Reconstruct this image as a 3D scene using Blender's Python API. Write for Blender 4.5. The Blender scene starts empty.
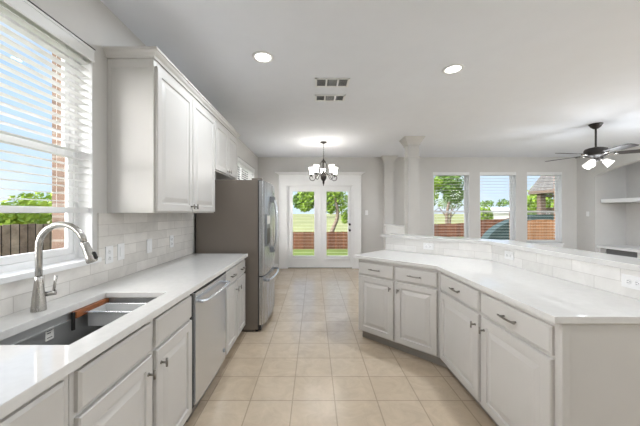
import bpy, bmesh, math, random
from mathutils import Vector, Matrix
random.seed(7)
PI = math.pi
S = bpy.context.scene
COL = S.collection

# ------------------------------------------------------------------ camera, world, sun, lamps, fill lights, exposure
FPX = 284.4
cam = bpy.data.cameras.new('camera')
cam.sensor_width = 36.0
cam.lens = FPX / 640 * 36.0
cam.shift_x = 6 / 640
cam.clip_start = 0.05
cam.clip_end = 500
cam_o = bpy.data.objects.new('camera', cam)
COL.objects.link(cam_o)
cam_o.location = (0, 0, 1.372)
cam_o.rotation_euler = (PI / 2, 0, 0)
S.camera = cam_o

S.view_settings.view_transform = 'Standard'
S.view_settings.look = 'None'
S.view_settings.gamma = 1.0
S.view_settings.use_curve_mapping = False
S.view_settings.exposure = 0.38

SKY_FRONT, SKY_BACK = 0.88, 12.0
w = bpy.data.worlds.new('sky')
S.world = w
w.use_nodes = True
nt = w.node_tree
nt.nodes.clear()
out = nt.nodes.new('ShaderNodeOutputWorld')
bg = nt.nodes.new('ShaderNodeBackground')
tc = nt.nodes.new('ShaderNodeTexCoord')
sp = nt.nodes.new('ShaderNodeSeparateXYZ')
nt.links.new(tc.outputs['Generated'], sp.inputs[0])
ramp = nt.nodes.new('ShaderNodeValToRGB')          # horizon to zenith
ramp.color_ramp.elements[0].position = 0.0
ramp.color_ramp.elements[0].color = (0.70, 0.85, 1.0, 1)
ramp.color_ramp.elements[1].position = 0.55
ramp.color_ramp.elements[1].color = (0.36, 0.60, 1.0, 1)
nt.links.new(sp.outputs['Z'], ramp.inputs[0])
nz = nt.nodes.new('ShaderNodeTexNoise')             # thin clouds
nz.inputs['Scale'].default_value = 3.0
nz.inputs['Detail'].default_value = 6
nt.links.new(tc.outputs['Generated'], nz.inputs['Vector'])
cr = nt.nodes.new('ShaderNodeValToRGB')
cr.color_ramp.elements[0].position = 0.50
cr.color_ramp.elements[1].position = 0.75
nt.links.new(nz.outputs['Fac'], cr.inputs[0])
mx = nt.nodes.new('ShaderNodeMix')
mx.data_type = 'RGBA'
nt.links.new(cr.outputs[0], mx.inputs[0])
nt.links.new(ramp.outputs[0], mx.inputs[6])
mx.inputs[7].default_value = (1, 1, 1, 1)
mr = nt.nodes.new('ShaderNodeMapRange')             # brighter sky on the sun's side (west)
mr.inputs[1].default_value = 0.40
mr.inputs[2].default_value = 0.80
mr.inputs[3].default_value = SKY_FRONT
mr.inputs[4].default_value = SKY_BACK
dotn = nt.nodes.new('ShaderNodeVectorMath')
dotn.operation = 'DOT_PRODUCT'
dotn.inputs[1].default_value = (-0.9, -0.44, 0)
nt.links.new(tc.outputs['Generated'], dotn.inputs[0])
nt.links.new(dotn.outputs['Value'], mr.inputs[0])
mw = nt.nodes.new('ShaderNodeMix')                  # the sky round the sun is whiter
mw.data_type = 'RGBA'
wr = nt.nodes.new('ShaderNodeMapRange')
wr.inputs[1].default_value = 0.40
wr.inputs[2].default_value = 0.70
nt.links.new(dotn.outputs['Value'], wr.inputs[0])
nt.links.new(wr.outputs[0], mw.inputs[0])
nt.links.new(mx.outputs[2], mw.inputs[6])
mw.inputs[7].default_value = (1.0, 0.985, 0.97, 1)
nt.links.new(mw.outputs[2], bg.inputs[0])
nt.links.new(mr.outputs[0], bg.inputs[1])
nt.links.new(bg.outputs[0], out.inputs[0])

sun = bpy.data.lights.new('sun', 'SUN')
sun.energy = 2.0
sun.angle = math.radians(1.5)
sun.color = (1.0, 0.95, 0.87)
sun_o = bpy.data.objects.new('sun', sun)
COL.objects.link(sun_o)
sd = Vector((0.56 * math.cos(math.radians(50)), 0.83 * math.cos(math.radians(50)), -math.sin(math.radians(50))))
sun_o.rotation_euler = sd.to_track_quat('-Z', 'Y').to_euler()
sun_o.location = (-6, -6, 10)

CEIL = 2.75
def ceiling_lamp_or_fill(x, y, power, size=0.14, z=CEIL - 0.012, color=(0.88, 0.94, 1.0)):  # serves the two real downlights and the added fill lights
    l = bpy.data.lights.new('ceiling_lamp_or_fill', 'AREA')
    l.shape = 'DISK'
    l.size = size
    l.energy = power
    l.color = color
    o = bpy.data.objects.new('ceiling_lamp_or_fill', l)
    COL.objects.link(o)
    o.location = (x, y, z)
    return o
LAMP, FILL_REAR, FILL_FAMILY = 14, 4, 17
ceiling_lamp_or_fill(-0.45, 2.512, LAMP, z=CEIL - 0.02)
ceiling_lamp_or_fill(1.33, 2.72, LAMP, z=CEIL - 0.02)
for lx, ly in ((-0.45, 0.6), (1.33, 0.6), (-0.45, -1.4), (1.33, -1.4)):      # unseen fill lights added behind the camera, no fixtures
    ceiling_lamp_or_fill(lx, ly, FILL_REAR, z=CEIL - 0.02)
for lx, ly in ((3.4, 1.2), (5.2, 1.2), (3.4, -1.0), (5.2, -1.0)):              # unseen fill lights added to brighten the family room
    ceiling_lamp_or_fill(lx, ly, FILL_FAMILY, z=CEIL - 0.02)
def point_fill(name, loc, power, size, color=(1.0, 0.97, 0.93)):  # bare point light added as fill, without a fixture
    l = bpy.data.lights.new(name, 'POINT')
    l.energy = power
    l.color = color
    l.shadow_soft_size = size
    o = bpy.data.objects.new(name, l)
    COL.objects.link(o)
    o.location = loc
point_fill('fan_fill', (4.36, 4.40, 1.90), 26, 0.25, (0.90, 0.95, 1.0))  # soft fill light added below the fan's own shades
point_fill('family_room_fill', (5.6, 3.1, 2.10), 55, 0.2, (0.90, 0.95, 1.0))  # added fill light out of view, no pendant hangs there

# ------------------------------------------------------------------ helpers
def lin(r, g, b):
    f = lambda c: (c / 255 / 12.92) if c / 255 <= 0.04045 else ((c / 255 + 0.055) / 1.055) ** 2.4
    return (f(r), f(g), f(b), 1.0)

def new_mat(name):
    m = bpy.data.materials.new(name)
    m.use_nodes = True
    n = m.node_tree
    p = n.nodes['Principled BSDF']
    return m, n, p

def paint(name, c, rough=0.5, metal=0.0, noise=0.03, scale=6.0, bump=0.0, emit=None, spec=None):
    m, n, p = new_mat(name)
    p.inputs['Roughness'].default_value = rough
    p.inputs['Metallic'].default_value = metal
    if spec is not None:
        p.inputs['Specular IOR Level'].default_value = spec
    t = n.nodes.new('ShaderNodeTexCoord')
    z = n.nodes.new('ShaderNodeTexNoise')
    z.inputs['Scale'].default_value = scale
    z.inputs['Detail'].default_value = 4
    n.links.new(t.outputs['Object'], z.inputs['Vector'])
    r = n.nodes.new('ShaderNodeValToRGB')
    r.color_ramp.elements[0].position = 0.3
    r.color_ramp.elements[1].position = 0.7
    r.color_ramp.elements[0].color = tuple(max(0, v * (1 - noise)) for v in c[:3]) + (1,)
    r.color_ramp.elements[1].color = tuple(min(1, v * (1 + noise)) for v in c[:3]) + (1,)
    n.links.new(z.outputs['Fac'], r.inputs[0])
    n.links.new(r.outputs[0], p.inputs['Base Color'])
    if bump:
        b = n.nodes.new('ShaderNodeBump')
        b.inputs['Strength'].default_value = bump
        b.inputs['Distance'].default_value = 0.002
        z2 = n.nodes.new('ShaderNodeTexNoise')
        z2.inputs['Scale'].default_value = scale * 20
        n.links.new(t.outputs['Object'], z2.inputs['Vector'])
        n.links.new(z2.outputs['Fac'], b.inputs['Height'])
        n.links.new(b.outputs[0], p.inputs['Normal'])
    if emit:
        p.inputs['Emission Color'].default_value = emit[0]
        p.inputs['Emission Strength'].default_value = emit[1]
    return m

def brushed(name, c, rough=0.3, axis='Z', metal=1.0):
    m, n, p = new_mat(name)
    p.inputs['Metallic'].default_value = metal
    t = n.nodes.new('ShaderNodeTexCoord')
    mp = n.nodes.new('ShaderNodeMapping')
    mp.inputs['Scale'].default_value = {'Z': (160, 160, 1.5), 'Y': (160, 1.5, 160), 'X': (1.5, 160, 160)}[axis]
    n.links.new(t.outputs['Object'], mp.inputs[0])
    z = n.nodes.new('ShaderNodeTexNoise')
    z.inputs['Scale'].default_value = 1.0
    z.inputs['Detail'].default_value = 3
    n.links.new(mp.outputs[0], z.inputs['Vector'])
    r = n.nodes.new('ShaderNodeValToRGB')
    r.color_ramp.elements[0].color = tuple(v * 0.96 for v in c[:3]) + (1,)
    r.color_ramp.elements[1].color = tuple(min(1, v * 1.03) for v in c[:3]) + (1,)
    n.links.new(z.outputs['Fac'], r.inputs[0])
    n.links.new(r.outputs[0], p.inputs['Base Color'])
    q = n.nodes.new('ShaderNodeMapRange')
    q.inputs[3].default_value = rough * 0.94
    q.inputs[4].default_value = rough * 1.06
    n.links.new(z.outputs['Fac'], q.inputs[0])
    n.links.new(q.outputs[0], p.inputs['Roughness'])
    return m

def bricks(name, c1, c2, mortar, bw, rh, gap=0.003, offset=0.5, rough=0.4, plane='XZ', vein=0.1, shift=(0, 0), bump=0.5, vscale=5.0, spec=0.5):
    """tiles, bricks or boards laid in one plane of the object's own coordinates"""
    m, n, p = new_mat(name)
    p.inputs['Roughness'].default_value = rough
    p.inputs['Specular IOR Level'].default_value = spec
    t = n.nodes.new('ShaderNodeTexCoord')
    s = n.nodes.new('ShaderNodeSeparateXYZ')
    n.links.new(t.outputs['Object'], s.inputs[0])
    cx = n.nodes.new('ShaderNodeCombineXYZ')
    for k, ax in enumerate(plane):
        a = n.nodes.new('ShaderNodeMath')
        a.operation = 'ADD'
        a.inputs[1].default_value = shift[k]
        n.links.new(s.outputs[ax], a.inputs[0])
        n.links.new(a.outputs[0], cx.inputs[k])
    b = n.nodes.new('ShaderNodeTexBrick')
    b.offset = offset
    b.inputs['Color1'].default_value = c1
    b.inputs['Color2'].default_value = c2
    b.inputs['Mortar'].default_value = mortar
    b.inputs['Scale'].default_value = 1.0
    b.inputs['Mortar Size'].default_value = gap
    b.inputs['Mortar Smooth'].default_value = 0.1
    b.inputs['Brick Width'].default_value = bw
    b.inputs['Row Height'].default_value = rh
    n.links.new(cx.outputs[0], b.inputs['Vector'])
    z = n.nodes.new('ShaderNodeTexNoise')
    z.inputs['Scale'].default_value = vscale
    z.inputs['Detail'].default_value = 8
    z.inputs['Roughness'].default_value = 0.65
    z.inputs['Distortion'].default_value = 1.0
    n.links.new(t.outputs['Object'], z.inputs['Vector'])
    r = n.nodes.new('ShaderNodeMapRange')
    r.inputs[1].default_value = 0.3
    r.inputs[2].default_value = 0.7
    r.inputs[3].default_value = 1 - vein
    r.inputs[4].default_value = 1 + vein
    n.links.new(z.outputs['Fac'], r.inputs[0])
    mu = n.nodes.new('ShaderNodeMix')
    mu.data_type = 'RGBA'
    mu.blend_type = 'MULTIPLY'
    mu.inputs[0].default_value = 1.0
    n.links.new(b.outputs['Color'], mu.inputs[6])
    n.links.new(r.outputs[0], mu.inputs[7])
    n.links.new(mu.outputs[2], p.inputs['Base Color'])
    if bump:
        bp = n.nodes.new('ShaderNodeBump')
        bp.invert = True
        bp.inputs['Strength'].default_value = bump
        bp.inputs['Distance'].default_value = 0.002
        n.links.new(b.outputs['Fac'], bp.inputs['Height'])
        n.links.new(bp.outputs[0], p.inputs['Normal'])
    return m

def glass_mat():
    m = bpy.data.materials.new('window_glass')
    m.use_nodes = True
    n = m.node_tree
    n.nodes.clear()
    o = n.nodes.new('ShaderNodeOutputMaterial')
    mixs = n.nodes.new('ShaderNodeMixShader')
    tr = n.nodes.new('ShaderNodeBsdfTransparent')
    gl = n.nodes.new('ShaderNodeBsdfGlossy')
    gl.inputs['Roughness'].default_value = 0.02
    fr = n.nodes.new('ShaderNodeFresnel')
    fr.inputs['IOR'].default_value = 1.12
    n.links.new(fr.outputs[0], mixs.inputs[0])
    n.links.new(tr.outputs[0], mixs.inputs[1])
    n.links.new(gl.outputs[0], mixs.inputs[2])
    n.links.new(mixs.outputs[0], o.inputs[0])
    return m

M = {}
M['wall'] = paint('wall_paint', lin(204, 202, 199), 0.7, noise=0.015, bump=0.05)
M['ceil'] = paint('ceiling_paint', lin(232, 235, 241), 0.85, noise=0.01, bump=0.08)
M['white'] = paint('white_trim_paint', lin(236, 236, 236), 0.4, noise=0.01)
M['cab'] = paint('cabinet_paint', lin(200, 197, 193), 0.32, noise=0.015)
M['quartz'] = paint('white_quartz', lin(214, 212, 209), 0.07, noise=0.03, scale=30)
M['tile_l'] = bricks('marble_tile', lin(228, 224, 219), lin(210, 206, 200), lin(198, 193, 187), 0.30, 0.0762, 0.0022, 0.5, 0.28, 'XZ', 0.10, (0.05, -0.914 + 0.0762 * 20))
M['tile_r'] = bricks('pale_marble_tile', lin(236, 234, 231), lin(224, 222, 218), lin(214, 211, 207), 0.30, 0.0762, 0.0022, 0.5, 0.22, 'XZ', 0.08, (0.05, -0.914 + 0.0762 * 20))
M['floor'] = bricks('beige_floor_tile', lin(206, 188, 165), lin(198, 179, 155), lin(174, 157, 136), 0.309, 0.305, 0.004, 0.0, 0.22, 'XY', 0.10, (0.157 + 3.09, -2.081 + 6.1), vscale=7.0, spec=0.9)
M['nickel'] = brushed('brushed_nickel', lin(182, 179, 174), 0.27)
M['pull'] = brushed('satin_pewter', lin(146, 142, 136), 0.33)
M['steel'] = brushed('stainless_steel', lin(216, 219, 223), 0.25, 'Z', 0.82)
M['steel_h'] = brushed('stainless_steel_sink', lin(176, 176, 175), 0.36, 'Y', 0.6)
M['steel_f'] = brushed('stainless_fridge_door', lin(186, 188, 190), 0.27, 'Z', 0.96)
M['steel_t'] = brushed('satin_stainless_tray', lin(214, 214, 213), 0.38, 'X', 0.45)
M['slate'] = paint('fridge_side_paint', lin(110, 101, 92), 0.38, noise=0.02)
M['dark'] = paint('dark_gap', lin(34, 32, 31), 0.5)
M['black'] = paint('black_plastic', lin(22, 22, 24), 0.35)
M['bronze'] = paint('dark_bronze', lin(42, 38, 36), 0.4, metal=0.1)  # colours the dark strip put in as shadow line above the valance
M['pewter'] = paint('aged_pewter', lin(52, 48, 45), 0.4, metal=0.7, noise=0.15, scale=40)
M['wood'] = paint('walnut_wood', lin(140, 84, 48), 0.45, noise=0.3, scale=25)
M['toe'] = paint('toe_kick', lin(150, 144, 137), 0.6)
M['slat'] = paint('blind_slat', lin(228, 228, 227), 0.5, noise=0.01)
M['glass'] = glass_mat()
M['lamp'] = paint('lamp_glow', lin(255, 252, 245), 0.5, emit=((1, 0.96, 0.9, 1), 6.0))
M['shade'] = paint('frosted_shade', lin(250, 248, 244), 0.4, emit=((1, 0.96, 0.91, 1), 14.0))
M['shade_fan'] = paint('frosted_fan_shade', lin(250, 248, 244), 0.4, emit=((1, 0.97, 0.93, 1), 0.7))
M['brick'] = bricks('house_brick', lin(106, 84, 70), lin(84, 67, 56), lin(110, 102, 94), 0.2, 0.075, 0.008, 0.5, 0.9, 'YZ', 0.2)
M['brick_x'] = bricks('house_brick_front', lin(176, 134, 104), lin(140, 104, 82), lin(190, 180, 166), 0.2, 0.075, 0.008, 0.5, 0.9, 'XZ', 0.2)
M['fence'] = bricks('cedar_fence', lin(112, 76, 57), lin(78, 52, 40), lin(60, 40, 32), 0.14, 4.0, 0.008, 0.0, 0.9, 'XZ', 0.25, (50, 2.0), spec=0.1)
M['fence_grey'] = bricks('weathered_fence', lin(188, 168, 150), lin(140, 121, 107), lin(40, 32, 28), 0.14, 4.0, 0.008, 0.0, 0.9, 'XZ', 0.35, (50, 2.0), spec=0.1)
M['fence_tan'] = bricks('new_cedar_fence', lin(146, 108, 78), lin(118, 85, 60), lin(84, 58, 40), 0.14, 4.0, 0.008, 0.0, 0.9, 'XZ', 0.25, (50, 2.0), spec=0.1)
M['grass'] = paint('lawn_grass', lin(104, 116, 60), 0.95, noise=0.25, scale=0.8, spec=0.1)
M['field'] = paint('dry_field', lin(132, 134, 94), 0.95, noise=0.12, scale=0.2, spec=0.1)
M['leaf'] = paint('leaf_green', lin(104, 128, 44), 0.7, noise=0.35, scale=1.3, spec=0.2)
M['leaf_b'] = paint('leaf_bright_green', lin(156, 180, 76), 0.7, noise=0.3, scale=1.3, spec=0.2)
M['leaf_d'] = paint('leaf_deep_green', lin(76, 100, 44), 0.7, noise=0.35, scale=1.3, spec=0.2)
M['bark'] = paint('bark', lin(106, 92, 78), 0.9, noise=0.3, scale=8)
M['shingle'] = bricks('roof_shingle', lin(98, 97, 96), lin(78, 77, 77), lin(80, 73, 69), 0.3, 0.14, 0.008, 0.5, 0.9, 'XY', 0.15, (30, 30), spec=0.1)
M['hwall'] = paint('pale_siding', lin(190, 190, 188), 0.8)
M['hwood'] = paint('stained_timber', lin(84, 70, 60), 0.8, noise=0.2)
M['canvas'] = paint('dark_green_canvas', lin(46, 62, 60), 0.7, noise=0.15, scale=3)
M['label'] = paint('white_label', lin(228, 226, 220), 0.6)
M['chrome'] = paint('chrome', lin(210, 210, 212), 0.12, metal=1.0)
M['grey'] = paint('grey_plastic', lin(120, 122, 126), 0.4)
M['steel_d'] = brushed('dark_stainless', lin(150, 150, 150), 0.35)

class B:
    """collects shapes for ONE mesh object"""
    def __init__(s):
        s.bm = bmesh.new()
    def _merge(s, t, mi=0, smooth=False):
        for f in t.faces:
            f.material_index = mi
            f.smooth = smooth
        me = bpy.data.meshes.new('t')
        t.to_mesh(me)
        t.free()
        s.bm.from_mesh(me)
        bpy.data.meshes.remove(me)
        return s
    def box(s, x0, x1, y0, y1, z0, z1, bev=0.0, mi=0, seg=2):
        t = bmesh.new()
        bmesh.ops.create_cube(t, size=1.0)
        for v in t.verts:
            v.co = Vector(((x0 + x1) / 2 + v.co.x * (x1 - x0), (y0 + y1) / 2 + v.co.y * (y1 - y0), (z0 + z1) / 2 + v.co.z * (z1 - z0)))
        if bev:
            bmesh.ops.bevel(t, geom=t.edges[:], offset=bev, segments=seg, affect='EDGES', profile=0.5)
        bmesh.ops.recalc_face_normals(t, faces=t.faces[:])
        return s._merge(t, mi)
    def prism(s, pts, z0, z1, mi=0, bev=0.0, axis='Z'):
        """polygon (2-D) extruded; axis Z: (x,y); X: (y,z) extruded in x; Y: (x,z) extruded in y"""
        t = bmesh.new()
        def P(p, h):
            if axis == 'Z': return (p[0], p[1], h)
            if axis == 'X': return (h, p[0], p[1])
            return (p[0], h, p[1])
        a = [t.verts.new(P(p, z0)) for p in pts]
        b = [t.verts.new(P(p, z1)) for p in pts]
        t.faces.new(a[::-1])
        t.faces.new(b)
        n = len(pts)
        for i in range(n):
            t.faces.new((a[i], a[(i + 1) % n], b[(i + 1) % n], b[i]))
        bmesh.ops.recalc_face_normals(t, faces=t.faces[:])
        if bev:
            bmesh.ops.bevel(t, geom=t.edges[:], offset=bev, segments=2, affect='EDGES', profile=0.5)
        return s._merge(t, mi)
    def tube(s, pts, r, n=10, mi=0, cap=True):
        """tube along points; r a number or one radius per point"""
        t = bmesh.new()
        pts = [Vector(p) for p in pts]
        rr = r if isinstance(r, (list, tuple)) else [r] * len(pts)
        prev = None
        rings = []
        for i, p in enumerate(pts):
            if i == 0: d = pts[1] - pts[0]
            elif i == len(pts) - 1: d = pts[-1] - pts[-2]
            else: d = (pts[i + 1] - pts[i]).normalized() + (pts[i] - pts[i - 1]).normalized()
            d.normalize()
            if prev is None:
                u = d.orthogonal().normalized()
            else:
                u = (prev - d * prev.dot(d)).normalized()
            prev = u
            v = d.cross(u)
            rings.append([t.verts.new(p + (u * math.cos(2 * PI * k / n) + v * math.sin(2 * PI * k / n)) * rr[i]) for k in range(n)])
        for i in range(len(rings) - 1):
            for k in range(n):
                t.faces.new((rings[i][k], rings[i][(k + 1) % n], rings[i + 1][(k + 1) % n], rings[i + 1][k]))
        if cap:
            t.faces.new(rings[0][::-1])
            t.faces.new(rings[-1])
        bmesh.ops.recalc_face_normals(t, faces=t.faces[:])
        return s._merge(t, mi, True)
    def cyl(s, p0, p1, r, n=16, mi=0):
        return s.tube([p0, p1], r, n, mi)
    def lathe(s, prof, c=(0, 0, 0), n=24, mi=0, axis='Z', smooth=True):
        t = bmesh.new()
        rings = []
        for r, h in prof:
            ring = []
            for k in range(n):
                a = 2 * PI * k / n
                x, y = max(r, 1e-4) * math.cos(a), max(r, 1e-4) * math.sin(a)
                p = {'Z': (x, y, h), 'X': (h, x, y), 'Y': (x, h, y)}[axis]
                ring.append(t.verts.new(Vector(p) + Vector(c)))
            rings.append(ring)
        for i in range(len(rings) - 1):
            for k in range(n):
                t.faces.new((rings[i][k], rings[i][(k + 1) % n], rings[i + 1][(k + 1) % n], rings[i + 1][k]))
        t.faces.new(rings[0])
        t.faces.new(rings[-1])
        bmesh.ops.recalc_face_normals(t, faces=t.faces[:])
        return s._merge(t, mi, smooth)
    def rings(s, x0, x1, z0, z1, prof, mi=0):
        """stepped panel facing -y: prof is a list of (inset, y)"""
        t = bmesh.new()
        R = []
        for ins, y in prof:
            R.append([t.verts.new((x0 + ins, y, z0 + ins)), t.verts.new((x1 - ins, y, z0 + ins)),
                      t.verts.new((x1 - ins, y, z1 - ins)), t.verts.new((x0 + ins, y, z1 - ins))])
        for i in range(len(R) - 1):
            for k in range(4):
                t.faces.new((R[i][k], R[i][(k + 1) % 4], R[i + 1][(k + 1) % 4], R[i + 1][k]))
        t.faces.new(R[0])
        t.faces.new(R[-1])
        bmesh.ops.recalc_face_normals(t, faces=t.faces[:])
        return s._merge(t, mi)
    def quad(s, a, b, c, d, mi=0):
        f = s.bm.faces.new([s.bm.verts.new(p) for p in (a, b, c, d)])
        f.material_index = mi
        return s
    def frustum(s, lo, hi, z0, z1, mi=0):
        """lo, hi: (x0,x1,y0,y1) rectangles"""
        t = bmesh.new()
        a = [t.verts.new((x, y, z0)) for x, y in ((lo[0], lo[2]), (lo[1], lo[2]), (lo[1], lo[3]), (lo[0], lo[3]))]
        b = [t.verts.new((x, y, z1)) for x, y in ((hi[0], hi[2]), (hi[1], hi[2]), (hi[1], hi[3]), (hi[0], hi[3]))]
        t.faces.new(a[::-1]); t.faces.new(b)
        for i in range(4):
            t.faces.new((a[i], a[(i + 1) % 4], b[(i + 1) % 4], b[i]))
        bmesh.ops.recalc_face_normals(t, faces=t.faces[:])
        return s._merge(t, mi)
    def build(s, name, mats, parent=None, loc=None, rz=0.0, world=False):
        if world and parent is not None:
            p = Vector((0, 0, 0)); q = parent
            while q is not None:
                p += q.location; q = q.parent
            bmesh.ops.translate(s.bm, verts=s.bm.verts[:], vec=-p)
        me = bpy.data.meshes.new(name)
        s.bm.to_mesh(me)
        s.bm.free()
        for m in (mats if isinstance(mats, (list, tuple)) else [mats]):
            me.materials.append(M[m])
        o = bpy.data.objects.new(name, me)
        COL.objects.link(o)
        if parent is not None: o.parent = parent
        if loc is not None: o.location = loc
        o.rotation_euler.z = rz
        return o

def tag(o, label=None, cat=None, group=None, kind=None):
    if label: o['label'] = label
    if cat: o['category'] = cat
    if group: o['group'] = group
    if kind: o['kind'] = kind
    return o
def thing(name, label, cat, loc=(0, 0, 0), rz=0.0, group=None, kind=None):
    o = bpy.data.objects.new(name, None)
    o.empty_display_size = 0.1
    COL.objects.link(o)
    o.location = loc
    o.rotation_euler = (0, 0, rz)
    return tag(o, label, cat, group, kind)
def dup(root, loc, label=None, rz=None):
    r = root.copy(); COL.objects.link(r); r.location = loc
    if rz is not None: r.rotation_euler.z = rz
    if label: r['label'] = label
    for ch in list(root.children):
        c = ch.copy(); COL.objects.link(c); c.parent = r
        for g in list(ch.children):
            d = g.copy(); COL.objects.link(d); d.parent = c
    return r
def smooth_path(pts, n=8):
    """Catmull-Rom through the points"""
    P = [Vector(p) for p in pts]
    P = [P[0] * 2 - P[1]] + P + [P[-1] * 2 - P[-2]]
    res = []
    for i in range(1, len(P) - 2):
        for k in range(n):
            t = k / n
            a, b, c, d = P[i - 1], P[i], P[i + 1], P[i + 2]
            res.append(0.5 * ((2 * b) + (c - a) * t + (2 * a - 5 * b + 4 * c - d) * t * t + (3 * b - a - 3 * c + d) * t ** 3))
    res.append(P[-2])
    return res

# ------------------------------------------------------------------ room shell
XL, XR, YF, YB = -1.385, 6.50, 7.03, -2.6
def holed(b, u0, u1, z0, z1, holes, t0, t1, axis):
    """wall slab from boxes around rectangular holes (u0,u1,z0,z1); axis: direction of the thickness"""
    us = sorted({u0, u1, *[h[0] for h in holes], *[h[1] for h in holes]})
    zs = sorted({z0, z1, *[h[2] for h in holes], *[h[3] for h in holes]})
    for i in range(len(us) - 1):
        for j in range(len(zs) - 1):
            cu, cz = (us[i] + us[i + 1]) / 2, (zs[j] + zs[j + 1]) / 2
            if any(h[0] < cu < h[1] and h[2] < cz < h[3] for h in holes): continue
            if axis == 'X': b.box(t0, t1, us[i], us[i + 1], zs[j], zs[j + 1])
            else: b.box(us[i], us[i + 1], t0, t1, zs[j], zs[j + 1])
    bmesh.ops.remove_doubles(b.bm, verts=b.bm.verts[:], dist=1e-5)
    return b

WTOP = 2.385
KW = (0.26, 1.78, 1.083, WTOP)             # kitchen window on the left wall
DW_ = (5.15, 6.60, 0.62, WTOP)             # dining window on the left wall
FW = [(2.94, 3.84, 0.62, WTOP), (4.10, 4.99, 0.62, WTOP), (5.265, 6.13, 0.62, WTOP)]
DOOR = (-0.672, 0.971, 0.0, 2.06)

tag(B().box(XL - 0.26, XR + 1.2, YB, YF + 0.24, -0.12, 0.0).build('floor', 'floor'), kind='structure')
tag(B().box(XL - 0.26, XR + 1.2, YB, YF + 0.24, CEIL, CEIL + 0.15).build('ceiling', 'ceil'), kind='structure')
tag(holed(B(), YB, YF, 0, CEIL, [KW, DW_], XL - 0.135, XL, 'X').build('wall_left', 'wall'), kind='structure')
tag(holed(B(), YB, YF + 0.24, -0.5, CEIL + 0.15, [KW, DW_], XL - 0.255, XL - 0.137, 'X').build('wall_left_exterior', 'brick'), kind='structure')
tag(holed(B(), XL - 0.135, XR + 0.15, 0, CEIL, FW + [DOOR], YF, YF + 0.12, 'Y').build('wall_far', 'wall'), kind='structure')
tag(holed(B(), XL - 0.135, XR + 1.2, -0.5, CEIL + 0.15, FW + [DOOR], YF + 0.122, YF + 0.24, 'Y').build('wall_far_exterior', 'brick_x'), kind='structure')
tag(holed(B(), XL - 0.135, XR + 1.2, 0, CEIL, [(3.6, 5.8, 0.0, 2.10)], YB, YB + 0.12, 'Y').build('wall_rear', 'wall'), kind='structure')

# right wall with the arched niche
N0, N1, NS, NA = 4.36, 6.58, 2.228, 2.435
b = B()
b.box(XR, XR + 0.12, N1, YF, 0, CEIL)
b.box(XR, XR + 0.12, YB + 0.12, N0, 0, CEIL)
arc = []
hw, rise = (N1 - N0) / 2, NA - NS
R = (hw * hw + rise * rise) / (2 * rise)
for k in range(25):
    y = N1 - (N1 - N0) * k / 24
    arc.append((y, NA - R + math.sqrt(R * R - (y - (N0 + N1) / 2) ** 2)))
b.prism([(N0, CEIL), (N1, CEIL)] + arc, XR, XR + 0.12, axis='X')
tag(b.build('wall_right', 'wall'), kind='structure')
b = B()
b.box(XR + 0.12, XR + 0.72, N1, N1 + 0.08, 0, CEIL)
b.box(XR + 0.12, XR + 0.72, N0 - 0.08, N0, 0, CEIL)
b.box(XR + 0.72, XR + 0.80, N0 - 0.08, N1 + 0.08, 0, CEIL)
tag(b.build('wall_niche', 'wall'), kind='structure')

# baseboards
tag(B().box(-1.37, -0.88, YF - 0.015, YF, 0, 0.12, 0.003).box(1.19, XR, YF - 0.015, YF, 0, 0.12, 0.003).build('baseboard_far', 'white'), kind='structure')
tag(B().box(XL, XL + 0.015, 4.25, YF - 0.016, 0, 0.12, 0.003).build('baseboard_left', 'white'), kind='structure')
tag(B().box(XR - 0.015, XR, N1, YF - 0.016, 0, 0.12, 0.003).build('baseboard_right', 'white'), kind='structure')

# square column, pilaster and low wall between dining and family room
def post(name, x0, x1, y0, y1, fl):
    b = B()
    b.box(x0, x1, y0, y1, 0, CEIL, 0.003)
    zt = CEIL - 0.125
    b.frustum((x0 - 0.012, x1 + 0.012, y0 - 0.012, y1 + fl * 0.012), (x0 - 0.075, x1 + 0.075, y0 - 0.075, y1 + fl * 0.075), zt, CEIL - 0.012)
    b.box(x0 - 0.08, x1 + 0.08, y0 - 0.08, y1 + fl * 0.08, CEIL - 0.015, CEIL)
    b.box(x0 - 0.015, x1 + 0.015, y0 - 0.015, y1 + fl * 0.015, zt - 0.02, zt + 0.004, 0.004)
    b.box(x0 - 0.013, x1 + 0.013, y0 - 0.013, y1 + fl * 0.013, 2.38, 2.405, 0.004)
    b.box(x0 - 0.013, x1 + 0.013, y0 - 0.013, y1 + fl * 0.013, 0, 0.12, 0.004)
    return tag(b.build(name, 'wall'), kind='structure')
post('column', 1.71, 1.912, 5.17, 5.37, 1)
post('pilaster', 1.715, 1.94, 6.90, YF, 0)
b = B()
b.box(1.735, 1.885, 5.37, 6.90, 0, 1.07)
b.box(1.70, 1.92, 5.37, 6.90, 1.07, 1.105, 0.006)
tag(b.build('wall_low', 'white'), kind='structure')

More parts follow.
